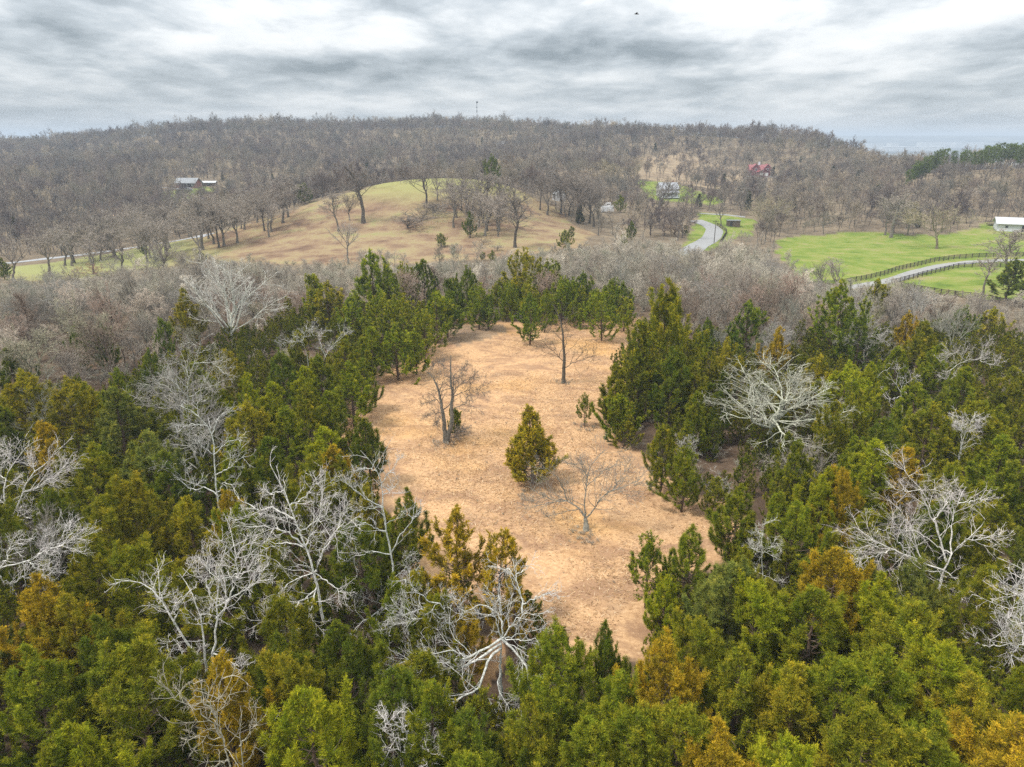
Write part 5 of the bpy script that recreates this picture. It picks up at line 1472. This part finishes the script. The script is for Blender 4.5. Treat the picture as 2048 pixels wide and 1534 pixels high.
def gable(root, w, d, h, rise, wall, roof, over=0.5, thick=0.18, x=0, y=0, z=0, wname='wall', rname='roof', ridge='x'):
    """a block with a gable roof; ridge along x (eaves facing the viewer) or y (gable end facing)"""
    a, b = (d, w) if ridge == 'x' else (w, d)
    wl = link(wname, prism(wname, [(-a / 2, -1.0), (a / 2, -1.0), (a / 2, h), (0, h + rise), (-a / 2, h)], -b / 2, b / 2, wall), root, (x, y, z))
    sl = rise / (a / 2)
    e = a / 2 + over
    pts = [(-e, h - over * sl + .02), (0, h + rise + .02), (e, h - over * sl + .02), (e, h - over * sl + .02 + thick), (0, h + rise + .02 + thick), (-e, h - over * sl + .02 + thick)]
    rf = link(rname, prism(rname, pts, -b / 2 - over, b / 2 + over, roof), root, (x, y, z))
    if ridge == 'x':
        wl.rotation_euler = rf.rotation_euler = (0, 0, R(90))
    return wl, rf


def panel(root, name, x, y, z, w, h, mat, t=0.08):
    return link(name, box_mesh(name, (w, t, h), mat), root, (x, y, z))


# metal-roofed house in the woods
r = house_root('metal_roofed_house', 'brick house with a grey metal roof among the bare woods', 'house', 378, 374, R(-8))
gable(r, 14, 8, 3.2, 2.6, M_BRICK, M_GROOF, 0.9)
panel(r, 'porch_opening', 1.5, -4.05, 1.3, 8, 2.2, M_DARK)
for xx in (-5.3, 6.0):
    w_ = panel(r, 'window', xx, -4.08, 1.6, 1.3, 1.3, M_WWALL)
    panel(w_, 'pane', 0, -0.05, 0, 1.0, 1.0, M_DARK, 0.04)
for xx in (-2.4, 1.5, 5.2):
    panel(r, 'porch_post', xx, -4.6, 1.35, 0.18, 2.7, M_WWALL, 0.18)
r = house_root('shed', 'low white-roofed shed beside the metal-roofed house', 'shed', 420, 371, R(4))
gable(r, 9, 5, 2.0, 0.9, M_WOOD, M_WROOF, 0.4)
panel(r, 'door', 0, -2.55, 0.9, 2.2, 1.8, M_DARK)


def vehicle(name, label, cat, px, py, rot, body, long=4.6, high=1.5, boxy=False):
    r = house_root(name, label, cat, px, py, rot)
    w = 1.8
    L2 = long / 2
    if boxy:
        prof = [(-L2, .5), (L2, .5), (L2, high), (-L2, high)]
    else:
        prof = [(-L2, .35), (L2, .35), (L2, .85), (L2 * .55, .95), (L2 * .28, high), (-L2 * .6, high), (-L2 * .92, .95), (-L2, .85)]
    b = link('body', prism('body', prof, -w / 2, w / 2, body), r)
    if not boxy:
        panel(r, 'window', -0.3, -w / 2 - .01, 1.18, long * .38, .36, M_DARK, .03)
    for sx in (-.3, .3):
        for sy in (-1, 1):
            v, f = tubes(np.array([[[sx * long, sy * w / 2 - .1, .33], [sx * long, sy * w / 2 + .1, .33]]]), np.array([[.33, .33]]), 12)
            link('wheel', mesh_np('wheel', v, [f, np.array([[11 - i for i in range(12)][0:4]])], M_DARK), r)
    return r


M_WCAR = plain_mat('white_paint', (0.78, 0.78, 0.78), 0.35, 0.03, 1)
M_SCAR = plain_mat('silver_paint', (0.45, 0.47, 0.5), 0.35, 0.03, 1)
M_BLUE = plain_mat('dark_blue_paint', (0.03, 0.035, 0.10), 0.35, 0.05, 1)
vehicle('parked_car', 'silver car parked in the yard before the metal-roofed house', 'car', 378, 380, R(5), M_SCAR)
vehicle('parked_car', 'dark blue car parked close under the porch of the metal-roofed house', 'car', 366, 377, R(-6), M_BLUE)
vehicle('parked_car', 'white car parked at the end of the yard track under trees', 'car', 287, 372, R(3), M_WCAR)
ribbon('yard_track', [at(*q) for q in ((280, 374), (330, 375), (385, 380))], 3.0, M_GRAVEL)

# white house with a porch and dormer
r = house_root('white_house', 'white two-storey house with grey roof, dormer and porch on the slope', 'house', 1334, 394, R(6))
gable(r, 10, 8, 4.6, 3.0, M_WWALL, M_SHING, 0.45)
gable(r, 1.9, 3.4, 1.2, 0.8, M_WWALL, M_SHING, 0.2, 0.12, x=-0.4, y=-2.0, z=5.4, wname='dormer', rname='dormer_roof', ridge='y')
panel(r, 'dormer_window', -0.4, -3.75, 5.9, 0.9, 0.9, M_DARK)
for xx in (-3.4, -1.2, 1.2, 3.4):
    w_ = panel(r, 'window', xx, -4.05, 1.9, 1.1, 1.5, M_WWALL)
    panel(w_, 'pane', 0, -0.06, 0, 0.9, 1.3, M_DARK, 0.03)
pr = link('porch_roof', prism('porch_roof', [(0, 3.3), (-2.6, 2.7), (-2.6, 2.85), (0, 3.5)], -5.0, 5.0, M_SHING), r, (0, -4.05, 0))
pr.rotation_euler = (0, 0, R(90))
for v_ in pr.data.vertices:
    pass
pr.rotation_euler = (0, 0, R(-90))
pr.scale = (-1, 1, 1)
for xx in (-4.7, -2.3, 0, 2.3, 4.7):
    panel(r, 'porch_post', xx, -6.4, 1.35, 0.16, 2.7, M_WWALL, 0.16)
link('porch_deck', box_mesh('porch_deck', (10, 2.5, 0.25), M_WWALL), r, (0, -5.3, 0.1))
panel(r, 'chimney', 3.0, 1.0, 7.6, 0.8, 1.8, M_BRICK, 0.8)

# red house on the far slope
r = house_root('red_house', 'maroon house with several red gabled roofs and a double garage', 'house', 1519, 351, R(-4))
gable(r, 15, 9, 4.2, 3.4, M_MAROON, M_RED, 0.5, y=4)
gable(r, 8, 7, 3.0, 2.0, M_MAROON, M_RED, 0.5, x=1.0, y=-4.5, ridge='y', wname='garage_wall', rname='garage_roof')
gable(r, 5, 6, 6.0, 2.4, M_MAROON, M_RED, 0.4, x=-3.5, y=1.0, ridge='y', wname='wing_wall', rname='wing_roof')
gable(r, 4, 6, 6.0, 2.2, M_MAROON, M_RED, 0.4, x=5.0, y=1.2, ridge='y', wname='wing_wall', rname='wing_roof')
for xx in (-0.7, 2.8):
    panel(r, 'garage_door', xx, -8.06, 1.2, 2.7, 2.2, M_WWALL)
for xx in (-3.5, 5.0):
    w_ = panel(r, 'window', xx, -2.08 if xx < 0 else -1.88, 4.6, 1.5, 1.6, M_WWALL)
    panel(w_, 'pane', 0, -0.06, 0, 1.2, 1.3, M_DARK, 0.03)
panel(r, 'chimney', -0.2, 3.5, 8.6, 1.2, 2.4, M_BLOCK, 1.0)
ribbon('house_apron', [at(*q) for q in ((1490, 352), (1520, 353.5), (1556, 354))], 3.5, M_GRAVEL)

# white barn by the pasture
r = house_root('white_barn', 'pale block barn with white sagging roof at the pasture edge', 'barn', 2034, 461, R(-24))
gable(r, 15, 9, 3.0, 1.8, M_BLOCK, M_WROOF, 0.8, ridge='x')
panel(r, 'doorway', 2.0, -4.55, 1.2, 3.0, 2.4, M_DARK)
panel(r, 'side_window', -4.5, -4.55, 1.7, 0.9, 0.8, M_DARK)
vehicle('farm_trailer', 'small dark flatbed trailer on the grass before the white barn', 'trailer', 1983, 451, R(4), M_WOOD, 3.6, 0.85, True)
# dark shed inside the road bend, white trailer and white sheds in the woods
r = house_root('timber_shed', 'small dark timber shed with grey flat roof near the road bend', 'shed', 1466, 452, R(-3))
link('wall', box_mesh('wall', (5.2, 3.0, 2.6), M_WOOD), r, (0, 0, 1.0))
link('roof', box_mesh('roof', (5.7, 3.5, 0.2), M_GROOF), r, (0, 0, 2.41))
panel(r, 'door', -1.2, -1.53, 1.0, 1.0, 2.0, M_DARK)
vehicle('camper_trailer', 'white boxy trailer parked between the bare woods and green cedar', 'trailer', 1214, 425, R(10), M_WCAR, 5.5, 2.8, True)
vehicle('parked_van', 'small white van parked behind the boxy white trailer', 'van', 1218, 413, R(-8), M_WCAR, 4.8, 1.9)
r = house_root('white_shed', 'white gabled shed glimpsed through the hill woods', 'shed', 1118, 400, R(20))
gable(r, 6, 5, 3.4, 1.8, M_WWALL, M_WROOF, 0.3, ridge='y')
panel(r, 'door', 0, -2.55, 1.2, 1.2, 2.3, M_DARK)
r = house_root('far_house', 'pale house high in the ridge woods below the mast', 'house', 1003, 297, R(8))
gable(r, 12, 8, 4.0, 2.5, M_WWALL, M_GROOF, 0.5)
for xx in (-3.5, 0, 3.5):
    panel(r, 'window', xx, -4.06, 2.0, 1.2, 1.5, M_DARK)

# lattice mast on the ridge
b = on_plane(954, 250, 1000)
gz = float(H(b[0], b[1]))
top = on_plane(953, 206, 1000)[2]
hm = top - gz
r = link('radio_mast', None, loc=(b[0], b[1], gz))
tag(r, 'slim grey radio mast rising above the wooded ridge', 'mast')
S_ = []
for k in range(3):
    a = k * 2.094
    o = np.array([math.cos(a), math.sin(a)])
    S_.append([[o[0] * .75, o[1] * .75, -0.5], [o[0] * .6, o[1] * .6, hm * .5], [o[0] * .45, o[1] * .45, hm]])
S_ = np.array(S_)
v, f = tubes(S_, np.full((3, 3), 0.13), 5)
link('mast_leg', mesh_np('mast_leg', v, [f], M_STEEL), r)
br_ = []
for i in range(26):
    z0, z1 = hm * i / 26, hm * (i + 1) / 26
    for k in range(3):
        a0, a1 = k * 2.094, (k + 1) * 2.094
        q = .72 - .27 * i / 26
        br_.append([[q * math.cos(a0), q * math.sin(a0), z0], [q * math.cos(a1), q * math.sin(a1), z1]])
v, f = tubes(np.array(br_), np.full((len(br_), 2), 0.06), 3)
tag(link('bracing', mesh_np('bracing', v, [f], M_STEEL), r), kind='stuff')
for zz in (0.86, 0.74):
    v, f = tubes(np.array([[[0, 0, hm * zz - .8], [0, 0, hm * zz + .8]]]), np.array([[1.0, 1.0]]), 8)
    link('antenna_ring', mesh_np('antenna_ring', v, [f], M_STEEL), r)
v, f = tubes(np.array([[[0.5, 0, hm - .2], [0.5, 0, hm + .6], [0.5, 0, hm + 1.7], [.5, 0, hm + 2.2]]]), np.array([[.6, 1.3, 1.3, .5]]), 10)
link('dish', mesh_np('dish', v, [f], M_DARK), r)

# distant warehouses on the plain
for k, (px, py, dist, wpx, hpx, lab) in enumerate([
    (1800, 298, 4200, 70, 4, 'long white warehouse on the hazy plain, closest row, beside the other long one'), (1864, 298, 4300, 44, 4.5, 'white warehouse with taller end on the hazy plain, closest row'),
    (1785, 292, 5000, 15, 5, 'tall blocky white building on the hazy plain'), (1745, 291, 5100, 36, 2.2, 'low white warehouse on the hazy plain behind the blocky building'),
    (1880, 287.5, 5600, 80, 2.5, 'very long pale warehouse in the farther row on the hazy plain'), (1918, 287, 5500, 22, 2.5, 'cream warehouse end in the farther row on the hazy plain'),
    (1950, 288, 5600, 28, 2.5, 'white warehouse in the farther row above the pines'), (1690, 285.5, 6000, 40, 2, 'faint white warehouse beside the wooded ridge end'), (1725, 298, 4300, 30, 2.5, 'pale low warehouse near the wooded ridge end')]):
    c = on_plane(px, py, dist)
    g_ = float(H(c[0], c[1]))
    # stand it where its ray meets the plain's level
    w_ = wpx / FOC * dist
    h_ = max(9.0, hpx / FOC * dist)
    r = link('warehouse', None, loc=(c[0], c[1], min(g_, c[2])))
    tag(r, lab, 'warehouse', 'warehouses on the distant plain')
    hh_ = h_ + max(0, c[2] - g_)
    link('wall', box_mesh('wall', (w_, 60, hh_), M_WWALL), r, (0, 0, hh_ / 2))
    link('roof', prism('roof', [(-31, 0), (31, 0), (0, 2.0)], -w_ / 2 - 1, w_ / 2 + 1, M_WROOF), r, (0, 0, hh_ + .03)).rotation_euler = (0, 0, R(90))

# a bird in the sky
bp_ = on_plane(1273, 28, 60)
r = link('bird', None, loc=tuple(bp_))
tag(r, 'small dark bird flying high under the clouds', 'bird')
M_BIRD = plain_mat('dark_feathers', (0.03, 0.03, 0.03), 0.8, 0.1, 5)
v, f = tubes(np.array([[[-.17, 0, 0], [-.1, 0, .01], [0, 0, .01], [.12, 0, 0], [.2, 0, -.01]]]), np.array([[.012, .035, .045, .03, .015]]), 8)
link('body', mesh_np('body', v, [f], M_BIRD), r)
for sy in (-1, 1):
    me = bpy.data.meshes.new('wing')
    me.from_pydata([(-.06, 0, .02), (.06, 0, .01), (-.02, sy * .17, .09), (.05, sy * .17, .08), (.05, sy * .33, .03), (-.06, 0, .03), (.06, 0, .02), (-.02, sy * .17, .1), (.05, sy * .17, .09)], [],
                   [(0, 1, 3, 2), (2, 3, 4), (5, 7, 8, 6), (7, 4, 8), (0, 2, 7, 5), (1, 6, 8, 3)])
    me.materials.append(M_BIRD)
    link('wing', me, r)

# ------------------------------------------------------------------ haze: one box of thin air round everything
hz = bpy.data.materials.new('haze')
hz.use_nodes = True
t = hz.node_tree
t.nodes.clear()
out = N(t, 'ShaderNodeOutputMaterial')
HAZE = 0.00028
pv = N(t, 'ShaderNodeVolumePrincipled', {'Color': (0.70, 0.80, 0.92, 1), 'Density': HAZE, 'Anisotropy': 0.0})
t.links.new(pv.outputs[0], out.inputs['Volume'])
hb = link('haze', box_mesh('haze', (23000, 23000, 131), hz), None, (0, 0, 13.5))
tag(hb, 'thin pale air over the whole valley', kind='stuff')

# ------------------------------------------------------------------ labels: where each unlabelled tree stands, told from the landmarks
LAND += [(1335, 700, 'the huge olive cedar'), (365, 620, 'the lone bronze cedar'), (1068, 880, 'the bronze cedar alone in the straw'), (430, 1400, 'the bright orange cedar'), (1350, 1330, 'the pale orange tufted cedar'),
         (1018, 610, 'the bushy cedar at the far straw edge'), (735, 580, 'the tallest cedar of the row'), (640, 1440, 'the broad yellow-green cedar')]
rows = {}
for q in TREES:
    if q['label']:
        continue
    Lm = min(LAND, key=lambda l: (l[0] - q['px']) ** 2 + 1.6 * (l[1] - q['py']) ** 2)
    dx, dy = q['px'] - Lm[0], q['py'] - Lm[1]
    way = ('right of' if dx > 0 else 'left of') if abs(dx) > abs(dy) * 1.1 else ('in front of' if dy > 0 else 'behind')
    rows.setdefault((q['noun'], q['word'], way, Lm[2]), []).append((math.hypot(dx, dy), q))
for (noun, word, way, ph), l in rows.items():
    l.sort(key=lambda a: a[0])
    for i, (_, q) in enumerate(l):
        if len(l) == 1:
            s = f'{word} {noun} {way} {ph}'
        else:
            s = f'{word} {noun}, {ORD[min(i, 38)]} {way} {ph}'
        q['root']['label'] = s
print('trees', len(TREES))
